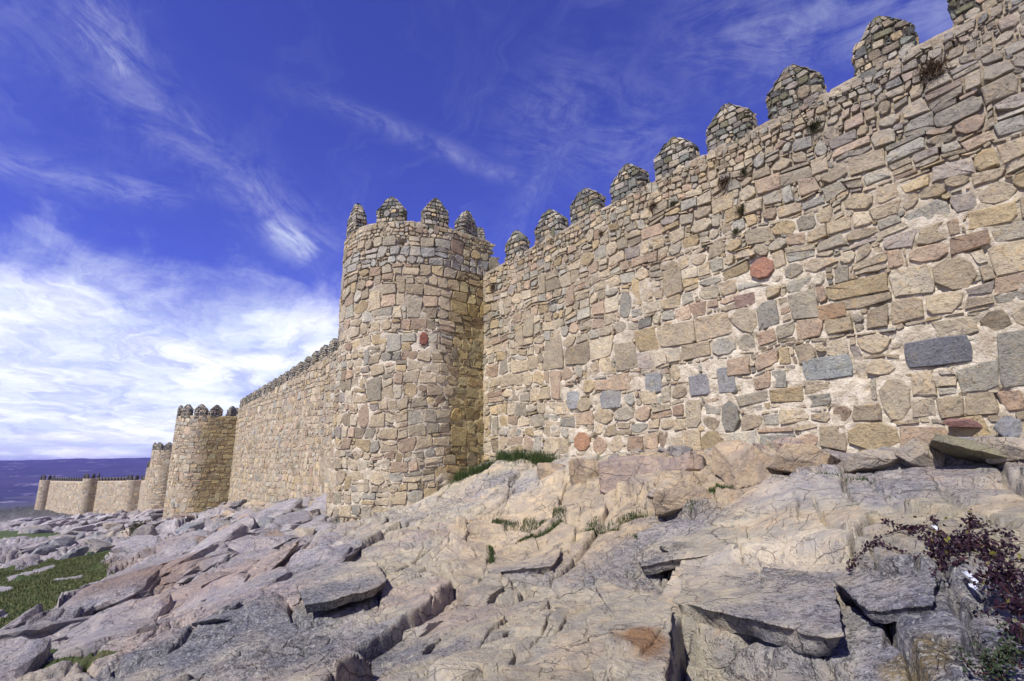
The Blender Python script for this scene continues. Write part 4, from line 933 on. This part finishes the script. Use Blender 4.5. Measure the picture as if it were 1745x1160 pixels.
# ledges with an undercut lip, standing proud of the sheet
def ledge(key, off, gx, gy, label, under=.20, thick=.20, seed=0, push=0.):
    pts = np.array(PO[key] if isinstance(key, str) else key, float); P2 = np.r_[pts, pts[:1]]; seg = np.linalg.norm(np.diff(P2, axis=0), axis=1); cum = np.r_[0, np.cumsum(seg)]; N = 150
    u = np.linspace(0, cum[-1], N, endpoint=False); bx = np.interp(u, cum, P2[:, 0]); by = np.interp(u, cum, P2[:, 1]); cx, cy = pts.mean(0)
    bx = bx+.035*fbm(bx*5+seed, by*5, 3, 870)+.012*fbm(bx*22, by*22, 2, 871); by = by+.035*fbm(bx*5, by*5+seed, 3, 872)+.012*fbm(bx*22+5, by*22, 2, 873)
    rings = []; m = 16
    top = lambda X, Y: base(X, Y)+off+gx*(X-cx)+gy*(Y-cy)+.020*fbm(X*3, Y*3, 4, 874)+.008*fbm(X*12, Y*12, 3, 875)
    for q in range(m):
        k = 1-q/m; X = cx+(bx-cx)*k; Y = cy+(by-cy)*k; rings.append((X, Y, top(X, Y)))
    sides = []; D_r = np.hypot(bx-cx, by-cy)
    for k2, dz2 in ((.25, .12), (.55, .5), (.8, .8), (1., 1.)):
        kk = 1-under*k2/np.maximum(D_r, .1); nz_ = .02*fbm(u*4+k2*3, u*0+k2*5, 3, 876)
        X = cx+(bx-cx)*kk+nz_; Y = cy+(by-cy)*kk+nz_; sides.insert(0, (X, Y, top(bx, by)-thick*dz2))
    allr = sides+[(bx, by, top(bx, by)-.012)]+[(cx+(bx-cx)*(1-.012/np.maximum(D_r, .1)), cy+(by-cy)*(1-.012/np.maximum(D_r, .1)), top(bx, by))]+rings[1:]
    V_ = np.concatenate([np.stack(r_2, -1) for r_2 in allr]); nr_ = len(allr); V_ = np.r_[V_, [[cx, cy, float(top(np.array([cx]), np.array([cy]))[0])]]]
    i_, j_ = np.meshgrid(np.arange(nr_-1), np.arange(N), indexing='ij'); jj2 = (j_+1) % N
    q = np.stack([i_*N+j_, i_*N+jj2, (i_+1)*N+jj2, (i_+1)*N+j_], -1).reshape(-1, 4); k = np.arange(N); tr = np.stack([(nr_-1)*N+k, (nr_-1)*N+(k+1) % N, np.full(N, nr_*N)], -1)
    ar = sum(np.roll(bx, -1)*by*-1+bx*np.roll(by, -1))
    if ar < 0: q = q[:, ::-1]; tr = tr[:, ::-1]
    tn, sp2 = rock_tone(V_[:, 0], V_[:, 1], np.zeros(len(V_)), np.full(len(V_), .5))
    me = quads_tris('rock_ledge', V_, q, tr, ROCK, np.c_[tn, sp2]); o = link('rock_ledge', me, None, label=label, category='rock ledge'); return o
ledge([(-2.95, -6.30), (-3.29, -5.32), (-1.89, -5.54), (-1.48, -6.58), (-1.72, -6.60), (-2.04, -6.50), (-2.5, -6.44)], .06, 0, -.02, 'long overhanging rock ledge with a dark shadow line under it at lower right', .15, .17, 1)
ledge('blk', .05, -.03, 0, 'speckled grey bedrock block with a rusty stain left of the overhanging ledge', .12, .30, 2)
ledge('tri', -.14, 0, .03, 'small wedge of rock below the overhanging ledge', .10, .12, 3)
ledge('slab1', .10, .03, -.05, 'pale rounded slab with a deep shadow gap along its lower left edge', .09, .13, 4)
ledge([(-12.4, -7.55), (-10.6, -8.35), (-10.1, -8.1), (-12.0, -7.0), (-13.3, -6.4)], .10, 0, .1, 'long pinkish slab sloping down to the left', .10, .14, 5)
ledge([(-4.4, -4.9), (-3.7, -4.6), (-3.2, -4.35), (-3.6, -3.6), (-4.7, -3.4), (-5.2, -3.9)], .05, 0, .05, 'dark speckled ledge in the middle of the outcrop', .09, .12, 6)
ledge([(-7.6, -5.1), (-6.6, -5.6), (-5.9, -5.0), (-6.5, -4.2), (-7.5, -4.2)], .06, .03, .04, 'cracked cream ledge below the grassy crevice', .08, .12, 7)
ledge([(-1.9, -5.5), (-1.45, -6.15), (-1.1, -6.1), (-1.2, -5.2), (-1.6, -4.9)], .05, 0, .02, 'grey ledge directly left of the bramble', .06, .10, 8)
# tilted slabs of the bedrock that break the slope on the left; joined, they are the ground itself
lrg = np.random.default_rng(41); SV, SF, ST_ = [], [], []; k0 = 0
def slab_field(n, azr, Rr_, sizes, sub, flat_, dens=.0):
    global k0
    A_ = np.radians(lrg.uniform(*azr, n)); R_ = np.exp(lrg.uniform(math.log(Rr_[0]), math.log(Rr_[1]), n)); X = -R_*np.cos(A_); Y = EYE[1]+R_*np.sin(A_)
    z, _c, g, lf, _i = terrain(X, Y, True); keep = (g < .15) & (Y < -.3) & (lf > .3) & (poly_sd(X, Y, PO['path']) < -.3) & (np.hypot(X-TX, Y-TY) > TR+.25) & (np.hypot(X+59.2, Y+2.1) > 3.1)
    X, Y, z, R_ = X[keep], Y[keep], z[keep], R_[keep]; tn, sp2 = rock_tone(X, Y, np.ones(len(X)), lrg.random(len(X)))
    V0, F0 = sub
    for x, y, zz, R0, t_, s_2 in zip(X, Y, z, R_, tn, sp2):
        L = lrg.uniform(*sizes)*(R0/14)**.55; nrm = lrg.normal(size=(7, 3)); nrm /= np.linalg.norm(nrm, axis=1)[:, None]; bxn = np.array([(1, .0, 0), (-1, 0, 0), (0, 1, 0), (0, -1, 0), (0, 0, 1), (0, 0, -1)], float)+lrg.normal(0, .16, (6, 3)); bxn /= np.linalg.norm(bxn, axis=1)[:, None]
        nn_ = np.r_[nrm, bxn]; hg = np.r_[lrg.uniform(.75, 1., 7), np.full(6, .72)]; dt = V0@nn_.T; v = V0*np.where(dt > .05, hg/np.maximum(dt, .05), 9).min(1)[:, None]
        v = v*np.array([L, L*lrg.uniform(.28, .55), L*lrg.uniform(.16, .34)])*.6; v = v*(1+.05*fbm(v[:, 0]*4+x, v[:, 1]*4+y, 3, 880))[:, None]
        Rz = np.array(Matrix.Rotation(math.radians(156)+lrg.normal(0, .22), 3, 'Z')@Matrix.Rotation(lrg.normal(0, .12), 3, 'Y')@Matrix.Rotation(lrg.normal(-.32, .2), 3, 'X')); v = v@Rz.T+np.array([x, y, zz-.02*L])
        c_ = t_*(1+lrg.normal(0, .13)); SV.append(v); SF.append(F0+k0); ST_.append(np.tile(np.r_[c_, s_2], (len(v), 1))); k0 += len(v)
ICO2 = ico(2)
def mass(n, azr, Rr_, L_, tn_mul, ang, dip, sub, side, sink):
    """long blocks of the bedrock, half sunk"""
    global k0
    A_ = np.radians(lrg.uniform(*azr, n)); R_ = np.exp(lrg.uniform(math.log(Rr_[0]), math.log(Rr_[1]), n)); X = -R_*np.cos(A_); Y = EYE[1]+R_*np.sin(A_)
    z, _c, g, lf, _i = terrain(X, Y, True); keep = (g < .15) & (Y < -.5) & ((lf > .3) if side else (lf < .3)) & (poly_sd(X, Y, PO['path']) < -.8) & (poly_sd(X, Y, PO['gr1']) < -.9) & (poly_sd(X, Y, PO['gr3']) < -.9) & (poly_sd(X, Y, PO['gr4']) < -.5) & (np.hypot(X-TX, Y-TY) > TR+.5) & (np.hypot(X+59.2, Y+2.1) > 3.3)
    if not side: keep &= (poly_sd(X, Y, PO['r1']) < -.25) & (poly_sd(X, Y, PO['r2']) < -.25) & (R_ > 4.6) & (np.hypot(X+1.0, Y+5.3) > 1.5)
    X, Y, z, R_ = X[keep], Y[keep], z[keep], R_[keep]; V0, F0 = sub
    for x, y, zz, R0 in zip(X, Y, z, R_):
        L = lrg.uniform(*L_)*((R0/14)**.55 if side else 1); m_ = 12; nrm = lrg.normal(size=(m_, 3)); nrm /= np.linalg.norm(nrm, axis=1)[:, None]; bxn = np.array([(1, .0, 0), (-1, 0, 0), (0, 1, 0), (0, -1, 0), (0, 0, 1), (0, 0, -1)], float)+lrg.normal(0, .14, (6, 3)); bxn /= np.linalg.norm(bxn, axis=1)[:, None]
        nn_ = np.r_[nrm, bxn]; hg = np.r_[lrg.uniform(.80, 1.05, m_), np.full(6, .74)]; dt = V0@nn_.T; v = V0*np.where(dt > .05, hg/np.maximum(dt, .05), 9).min(1)[:, None]
        h3 = L*lrg.uniform(.12, .24); v = v*np.array([L, L*lrg.uniform(.35, .65), h3])*.6; v = v*(1+.05*fbm(v[:, 0]*3+x, v[:, 1]*3+y, 3, 880))[:, None]; v[:, 2] += .012*fbm(v[:, 0]*9+x, v[:, 1]*9+y, 3, 881)
        Rz = np.array(Matrix.Rotation(ang+lrg.normal(0, .18), 3, 'Z')@Matrix.Rotation(lrg.normal(0, .08), 3, 'Y')@Matrix.Rotation(lrg.normal(dip, .10), 3, 'X')); v = v@Rz.T+np.array([x, y, zz-sink*h3])
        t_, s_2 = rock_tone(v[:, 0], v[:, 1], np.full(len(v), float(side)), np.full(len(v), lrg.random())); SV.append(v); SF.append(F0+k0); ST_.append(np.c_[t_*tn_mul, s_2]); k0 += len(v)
mass(175, (-8, 24), (7.5, 45), (1.4, 3.0), 1.0, math.radians(156), -.24, ICO3, 1, .26)
mass(5, (26, 60), (4.6, 12), (.5, 1.5), 1.0, math.radians(112), -.05, ICO4, 0, .42)
slab_field(90, (-8, 24), (9, 60), (.5, 1.1), ICO3, True); slab_field(420, (-8, 24), (8, 70), (.14, .5), ICO2, True); slab_field(260, (-4, 8), (60, 200), (.7, 1.6), ICO2, True)
link('bedrock_slabs', quads_tris('bedrock_slabs', np.concatenate(SV), [], np.concatenate(SF), ROCK, np.concatenate(ST_), smooth=False), kind='structure')

# ------------------------------------------------------------------ plants
def leaf_material(name, c0, c1, rough=.6):
    m, t, b = new_mat(name); oi = t.new('ShaderNodeNewGeometry').outputs['Random Per Island']
    b.inputs['Roughness'].default_value = rough
    t.l.new(t.mix(oi, c0, c1), b.inputs['Base Color']); return m
CREV_M = leaf_material('crevice_blade', (.015, .035, .008), (.055, .075, .02)); GRASS_M = leaf_material('grass_blade', (.05, .07, .018), (.15, .15, .06)); DRY_M = leaf_material('dry_plant', (.07, .045, .025), (.17, .12, .07)); DARKG = leaf_material('dark_tuft', (.03, .04, .015), (.10, .09, .04))
BRAM = leaf_material('bramble_leaf', (.010, .006, .013), (.030, .011, .022), .5); STEM_M = leaf_material('bramble_stem', (.05, .018, .02), (.06, .025, .025)); OLIVE = leaf_material('yellow_leaf', (.09, .085, .015), (.16, .14, .03)); SHRUB_M = leaf_material('shrub_leaf', (.014, .026, .012), (.045, .06, .03))
def blades(name, pts, hr, lean, wd, mat, parent=None, down=None, **props):
    """narrow bent blades: three points wide at the root, one tip"""
    V_, Q_, T_ = [], [], []; rg = np.random.default_rng(len(pts)*7+3); k = 0
    for p in pts:
        p = np.array(p); h = rg.uniform(*hr); a = rg.uniform(0, 2*PI); sd = np.array([math.cos(a), math.sin(a), 0])*wd*rg.uniform(.6, 1.3)/2
        b = rg.uniform(0, 2*PI); ln = np.array([math.cos(b), math.sin(b), 0])*lean*rg.uniform(.2, 1)
        if down is not None: d = np.array(down)+rg.normal(0, .55, 3); d /= np.linalg.norm(d); m1 = p+d*h*.5; tip = p+d*h+np.array([0, 0, -.25*h])
        else: m1 = p+np.array([0, 0, h*.55])+ln*h*.35; tip = p+np.array([0, 0, h*.95])+ln*h
        V_ += [p-sd, p+sd, m1+sd*.7, m1-sd*.7, tip]; Q_.append([k, k+1, k+2, k+3]); T_.append([k+3, k+2, k+4]); k += 5
    return link(name, quads_tris(name, V_, Q_, T_, mat), parent, **props)
grg = np.random.default_rng(5)
def along(pts, n, spread):
    pts = np.array(pts); seg = np.linalg.norm(np.diff(pts, axis=0), axis=1); cum = np.r_[0, np.cumsum(seg)]; u = grg.uniform(0, cum[-1], n)
    dens = vn2(u*2.2, u*0, 77)*.8+.4*vn2(u*9, u*0, 78); u = u[grg.random(n) < dens*1.15]
    x = np.interp(u, cum, pts[:, 0])+grg.normal(0, spread, len(u)); y = np.interp(u, cum, pts[:, 1])+grg.normal(0, spread, len(u)); return x, y
xs, ys = [], []; gm = 3
for pts, n, sp_ in [(CR['c3'][2:5], 1500, .045), (CR['c3'][5:], 1400, .06), (CR['c3b'], 900, .05), (CR['c4'], 900, .05), (CR['c5'][1:3], 350, .03), ([(-4.75, -2.4), (-4.45, -1.95)], 500, .05), ([(-3.4, -1.78), (-2.6, -1.76)], 160, .03)]:
    a, b = along(pts, n*gm, sp_); xs.append(a); ys.append(b)
xs = np.concatenate(xs); ys = np.concatenate(ys); zs_ = terrain(xs, ys)[0] if False else terrain(xs, ys)
blades('crevice_grass', np.stack([xs, ys, zs_-.01], -1), (.03, .09), .6, .009, CREV_M, kind='stuff', label='short green grass growing in the cracks of the bedrock by the tower', category='grass')
a_, b_ = along([(-14.2, -1.4), (-13.4, -.9), (-12.9, -.55), (-12.0, -.35), (-11.0, -.3)], 6500, .13)
blades('corner_grass', np.stack([a_, b_, terrain(a_, b_)-.02], -1), (.14, .38), .45, .010, CREV_M, kind='stuff', label='clump of green grass where the tower meets the wall', category='grass')
# turf blades on the near part of the strips
tx = grg.uniform(-36, -8.6, 60000); ty = grg.uniform(-14, -8.8, 60000); _z, _c, _g, _, _ = terrain(tx, ty, True); kx_ = (_g > .12+.4*grg.random(60000)) & ((tx < -12.5) | (grg.random(60000) < .12))
blades('turf_grass', np.stack([tx[kx_], ty[kx_], _z[kx_]-.01], -1), (.03, .10), .7, .02, GRASS_M, kind='stuff', label='tufted grass blades over the green strips at lower left', category='grass')

TU = [((-1.19, 6.49), .34, DRY_M, 'largest dry straggly plant high on the wall under the rightmost merlon gap'), ((-3.11, 6.46), .22, DARKG, 'dark brown tuft below the second complete merlon from the right'), ((-5.06, 6.12), .26, DRY_M, 'bushy brown tuft high on the wall, larger of a close pair'),
      ((-4.60, 6.16), .16, DARKG, 'small green tuft just right of the bushy brown tuft'), ((-4.76, 5.30), .20, DARKG, 'olive tuft on the wall face, upper of two below the brown pair'), ((-4.95, 4.86), .14, DARKG, 'smallest olive tuft, lowest on the wall face'),
      ((-7.0, 6.34), .22, DRY_M, 'brown tuft under the merlon in the middle of the near wall'), ((-6.43, 6.18), .13, DARKG, 'little dark tuft right of the mid wall brown tuft'), ((-8.79, 6.24), .15, DRY_M, 'reddish dry tuft nearest the tower on the upper wall'), ((-13.96, 6.05), .30, DRY_M, 'grey brown plant hanging in the corner between tower and wall')]
for (c_, s_, m_, lb) in TU:
    rg = np.random.default_rng(int(abs(c_[0])*100)); n = int(60+900*s_)
    th = thing('wall_plant', (c_[0], -.02, c_[1]), lb, 'plant')
    pts = np.stack([rg.normal(c_[0], s_*.28, n), rg.uniform(-.06, .0, n), rg.normal(c_[1], s_*.26, n)], -1)
    blades('leaves', pts, (s_*.3, s_*.75), .5, .012, m_, th, down=(0, -.7, .15), kind='stuff')

def tube(V_, Q_, pts, r0, r1, m=5):
    k0 = len(V_); n = len(pts)
    for i, p in enumerate(pts):
        d = np.array(pts[min(i+1, n-1)])-np.array(pts[max(i-1, 0)]); d /= np.linalg.norm(d)+1e-9; a = np.cross(d, [0, 0, 1.]); a /= np.linalg.norm(a)+1e-9; b = np.cross(d, a); r = r0+(r1-r0)*i/(n-1)
        for j in range(m): t = 2*PI*j/m; V_.append(np.array(p)+r*(math.cos(t)*a+math.sin(t)*b))
    for i in range(n-1):
        for j in range(m): Q_.append([k0+i*m+j, k0+i*m+(j+1) % m, k0+(i+1)*m+(j+1) % m, k0+(i+1)*m+j])
def smooth_path(pts, k=6):
    pts = np.array(pts, float); out = []
    P = np.r_[[2*pts[0]-pts[1]], pts, [2*pts[-1]-pts[-2]]]
    for i in range(1, len(P)-2):
        for t in np.linspace(0, 1, k, endpoint=False): out.append(.5*((2*P[i])+(-P[i-1]+P[i+1])*t+(2*P[i-1]-5*P[i]+4*P[i+1]-P[i+2])*t*t+(-P[i-1]+3*P[i]-3*P[i+1]+P[i+2])*t**3))
    out.append(pts[-1]); return np.array(out)
def leaves(name, centres, size, mat, parent, seed=0, **props):
    rg = np.random.default_rng(seed); V_, T_, Q_ = [], [], []; k = 0
    for p in centres:
        s_ = rg.uniform(*size); a = rg.normal(size=3); a /= np.linalg.norm(a); b = np.cross(a, rg.normal(size=3)); b /= np.linalg.norm(b); c_ = np.cross(a, b)
        # pointed oval folded along the midrib
        V_ += [p-a*s_*.55, p-a*s_*.15+b*s_*.36+c_*s_*.10, p+a*s_*.25+b*s_*.28+c_*s_*.08, p+a*s_*.6, p+a*s_*.25-b*s_*.28+c_*s_*.08, p-a*s_*.15-b*s_*.36+c_*s_*.10]
        Q_ += [[k, k+1, k+2, k+3], [k, k+3, k+4, k+5]]; k += 6
    return link(name, quads_tris(name, V_, Q_, T_, mat), parent, **props)
STEMS=[
 [(-1.06,-5.23,-0.72),(-1.43,-4.48,-0.67),(-1.67,-4.45,-0.72),(-1.77,-4.82,-0.80),(-1.79,-5.21,-0.88),(-1.77,-5.49,-0.93)],
 [(-1.01,-5.30,-0.73),(-1.09,-4.71,-0.65),(-1.19,-3.97,-0.55)],
 [(-1.07,-5.16,-0.71),(-1.31,-4.63,-0.67),(-1.47,-4.05,-0.61)],
 [(-1.20,-5.26,-0.76),(-1.33,-5.37,-0.80),(-1.66,-5.02,-0.82),(-1.78,-4.97,-0.84)],
 [(-1.03,-5.15,-0.71),(-0.94,-4.77,-0.63),(-0.79,-4.91,-0.63)],
 [(-0.95,-5.46,-0.74),(-0.83,-5.46,-0.73),(-0.68,-5.77,-0.77)],
 [(-0.88,-5.57,-0.76),(-0.74,-5.98,-0.82),(-0.63,-6.26,-0.88)],
 [(-0.82,-5.79,-0.79),(-0.67,-6.19,-0.87),(-0.62,-6.57,-0.97)],
 [(-1.46,-4.75,-0.73),(-1.78,-4.18,-0.68),(-1.88,-4.11,-0.68)],
 [(-0.99,-5.45,-0.75),(-1.07,-5.58,-0.78),(-1.14,-5.75,-0.83)],
]
MASS=[
 ((-1.54,-4.53,-0.72),0.07),
 ((-1.30,-4.93,-0.74),0.1),
 ((-1.13,-5.23,-0.75),0.12),
 ((-1.06,-5.02,-0.70),0.13),
 ((-1.08,-4.56,-0.64),0.07),
 ((-1.15,-5.37,-0.78),0.1),
 ((-0.85,-5.27,-0.71),0.12),
 ((-0.72,-5.83,-0.81),0.12),
 ((-0.80,-5.79,-0.81),0.1),
 ((-0.65,-6.22,-0.89),0.08),
 ((-0.64,-6.47,-0.96),0.06),
]
SHR = [(-0.79,-6.81,-1.12), (-0.73,-6.73,-1.10), (-0.68,-6.64,-1.08), (-0.64,-6.46,-1.02), (-0.71,-6.81,-1.12), (-0.63,-6.67,-1.08)]

def lift(p): 
    q = np.array(p, float); g = ground_z(q[0], q[1]); q[2] = max(q[2], g+.03); return q
bram = thing('bramble', (-1.0, -5.3, ground_z(-1.0, -5.3)), 'sprawling dark purple leaved bramble over the rock at lower right', 'bramble')
brg = np.random.default_rng(12); LV = []; YL = []
for st_ in STEMS:
    path = smooth_path([lift(p) for p in st_]); V_, Q_ = [], []; tube(V_, Q_, path, .006, .0025); link('stem', quads_tris('stem', V_, Q_, [], STEM_M), bram)
    for p in path[2:]:
        for _ in range(5): LV.append(p+brg.normal(0, .014, 3))
for c_, r in MASS:
    q = lift(c_); n = int(1500*r*r*9)
    for _ in range(n):
        d = brg.normal(size=3)*np.array([1, 1, .6])*r*.55; LV.append(q+d+np.array([0, 0, .01]))
    for _ in range(int(n*.06)): YL.append(q+brg.normal(size=3)*r*.8)
    for _ in range(5):
        e = q+brg.normal(size=3)*np.array([1, 1, .5])*r*1.5; V_, Q_ = [], []; tube(V_, Q_, smooth_path([q, (q+e)/2+np.array([0, 0, .03]), e]), .003, .0015, 4); link('stem', quads_tris('stem', V_, Q_, [], STEM_M), bram)
        for t_ in np.linspace(.3, 1, 6):
            LV.append(q+(e-q)*t_+brg.normal(0, .012, 3))
leaves('leaves', LV, (.018, .036), BRAM, bram, 3, kind='stuff'); leaves('yellow_leaves', YL, (.02, .04), OLIVE, bram, 4, kind='stuff')
# low green shrub in the corner
shb = thing('shrub', (-.68, -6.7, ground_z(-.68, -6.7)), 'small green feathery shrub in the lower right corner below the bramble', 'shrub')
SL = []
for c_ in SHR:
    q = np.array(c_); q[2] = max(q[2], ground_z(q[0], q[1]))
    for _ in range(4):
        e = q+np.array([brg.normal(0, .06), brg.normal(0, .06), brg.uniform(.05, .13)]); V_, Q_ = [], []; tube(V_, Q_, smooth_path([q, (q+e)/2+brg.normal(0, .01, 3), e]), .003, .0012, 4); link('stem', quads_tris('stem', V_, Q_, [], STEM_M), shb)
        for t_ in np.linspace(.2, 1, 26): SL.append(q+(e-q)*t_+brg.normal(0, .018, 3))
leaves('leaves', SL, (.012, .026), SHRUB_M, shb, 6, kind='stuff')
# dark bush in the cleft below the tall tower; plant at the lower left corner
def bush(x, y, s_, label, mat, n, ls):
    gz = ground_z(x, y); th = thing('bush', (x, y, gz), label, 'bush'); rg = np.random.default_rng(int(abs(x)*10)); V_, Q_ = [], []
    for _ in range(6):
        e = np.array([x, y, gz])+np.array([rg.normal(0, .25), rg.normal(0, .25), rg.uniform(.5, .9)])*s_; tube(V_, Q_, smooth_path([(x, y, gz-.05), ((x+e[0])/2, (y+e[1])/2, gz+.3*s_), e]), .02*s_, .006*s_, 4)
    link('stems', quads_tris('stems', V_, Q_, [], STEM_M), th)
    pts = [np.array([x, y, gz+s_*.5])+rg.normal(size=3)*np.array([.2, .2, .24])*s_ for _ in range(n)]
    leaves('leaves', pts, ls, mat, th, 8, kind='stuff')
bush(-43.6, -7.6, 1.25, 'small dark bush in a cleft of the grey rocks below the tall tower', DARKG, 700, (.08, .16))
bush(-9.75, -11.85, .32, 'little reddish plant at the lower left corner of the picture', BRAM, 260, (.03, .06))
# litter caught in the bramble
PAPER, tp, bp = new_mat('white_plastic'); bp.inputs['Base Color'].default_value = (.42, .44, .52, 1); bp.inputs['Roughness'].default_value = .45
def scrap(p, a, b, label, seed):
    rg = np.random.default_rng(seed); n, m = 14, 7; u, v = np.meshgrid(np.linspace(-.5, .5, n), np.linspace(-.5, .5, m), indexing='ij')
    tp_ = 1-.5*np.abs(u*2)**2; x = u*a; y = v*b*tp_; z = .018*fbm(u*6+seed, v*5, 3, 33)+.02*fbm(u*2.2, v*2+seed, 2, 34)+.008
    d1 = np.array([.50, -.62, -.22]); d1 /= np.linalg.norm(d1); d2 = np.cross([0, -.5, 1.], d1); d2 /= np.linalg.norm(d2); d3 = np.cross(d1, d2)
    P_ = np.array(p)+x[..., None]*d1+y[..., None]*d2+z[..., None]*d3; i_, j_ = np.meshgrid(np.arange(n-1), np.arange(m-1), indexing='ij'); k = i_*m+j_
    me = quads_tris('plastic_scrap', P_.reshape(-1, 3)-np.array(p), np.stack([k, k+m, k+m+1, k+1], -1).reshape(-1, 4), [], PAPER); o = link('plastic_scrap', me, None, label=label, category='litter'); o.location = p
    md = o.modifiers.new('thickness', 'SOLIDIFY'); md.thickness = .0015
    return o
def above(p, h): g = ground_z(p[0], p[1]); return (p[0], p[1], max(p[2], g+h))
scrap(above((-.95, -5.71, -.84), .06), .15, .035, 'larger crumpled white plastic scrap caught below the bramble', 1)
scrap(above((-.92, -5.84, -.88), .05), .07, .03, 'short white plastic piece just under the larger scrap', 2)
scrap(above((-1.22, -5.14, -.70), .16), .07, .03, 'lilac white plastic strip lying on top of the bramble', 3)

# ------------------------------------------------------------------ hills across the valley
def hill_material():
    m, t, b = new_mat('wooded_hill_haze_tint'); pos = t.new('ShaderNodeNewGeometry').outputs['Position']
    n1 = t.noise(pos, .008, 6, .65, .5); n2 = t.noise(t.mapping(pos, (1, 1, 6)), .014, 7, .72); v = t.voro(t.mapping(pos, (1, .45, 1), (0, 0, .4)), .006, 'F1', 'Color')
    col = t.mix(t.smooth(n1, .35, .65), (.022, .026, .034), (.045, .042, .055)); col = t.mix(t.smooth(n2, .5, .7), col, (.012, .014, .022))  # blue of the distant haze painted into the dark wooded slopes
    col = t.mix(t.math('MULTIPLY', t.smooth(n2, .56, .64), .7), col, (.30, .28, .30)); t.l.new(col, b.inputs['Base Color']); bump(t, b, n2, .6, 20); return m
ha = np.linspace(-PI, PI, 900, endpoint=False); hr = np.linspace(0, 1, 60)
HA, HR = np.meshgrid(ha, hr); Rh = 1100+HR*2300; hx = -Rh*np.cos(HA); hy = EYE[1]+Rh*np.sin(HA)
prof = sst(HR, .05, .92); crest = 19+5*fbm(HA*2.2, HA*0+1, 3, 90)+3.4*fbm(HA*14, HA*0+3, 3, 91)+2.2*fbm(HA*60, HA*0, 3, 92)
hz = -84+prof*(crest*1.15+84)+(14*fbm(hx*.003, hy*.003, 4, 93)+4*fbm(hx*.012, hy*.012, 3, 94))*np.sin(np.clip(HR, 0, .95)/.95*PI)**.5
ns_, nt_ = len(ha), len(hr); i_, j_ = np.meshgrid(np.arange(nt_-1), np.arange(ns_), indexing='ij'); jj_ = (j_+1) % ns_
link('hills', quads_tris('hills', np.stack([hx, hy, hz], -1).reshape(-1, 3), np.stack([i_*ns_+j_, (i_+1)*ns_+j_, (i_+1)*ns_+jj_, i_*ns_+jj_], -1).reshape(-1, 4), [], hill_material()), kind='structure')

# ------------------------------------------------------------------ air
bm = bmesh.new(); bmesh.ops.create_cube(bm, size=1)
for v in bm.verts: v.co = Vector((v.co.x*16000, v.co.y*16000, (v.co.z+.5)*(36+100)-100))
me = bpy.data.meshes.new('haze'); bm.to_mesh(me); bm.free()
hm = bpy.data.materials.new('haze_air'); hm.use_nodes = True; ht_ = NT(hm.node_tree); ht_.n.clear(); ho = ht_.new('ShaderNodeOutputMaterial'); pv = ht_.new('ShaderNodeVolumePrincipled')
pv.inputs['Color'].default_value = (.25, .23, .92, 1); pv.inputs['Density'].default_value = HAZE_DENSITY; pv.inputs['Anisotropy'].default_value = 0
ht_.l.new(pv.outputs[0], ho.inputs['Volume']); me.materials.append(hm); link('haze', me, kind='stuff')
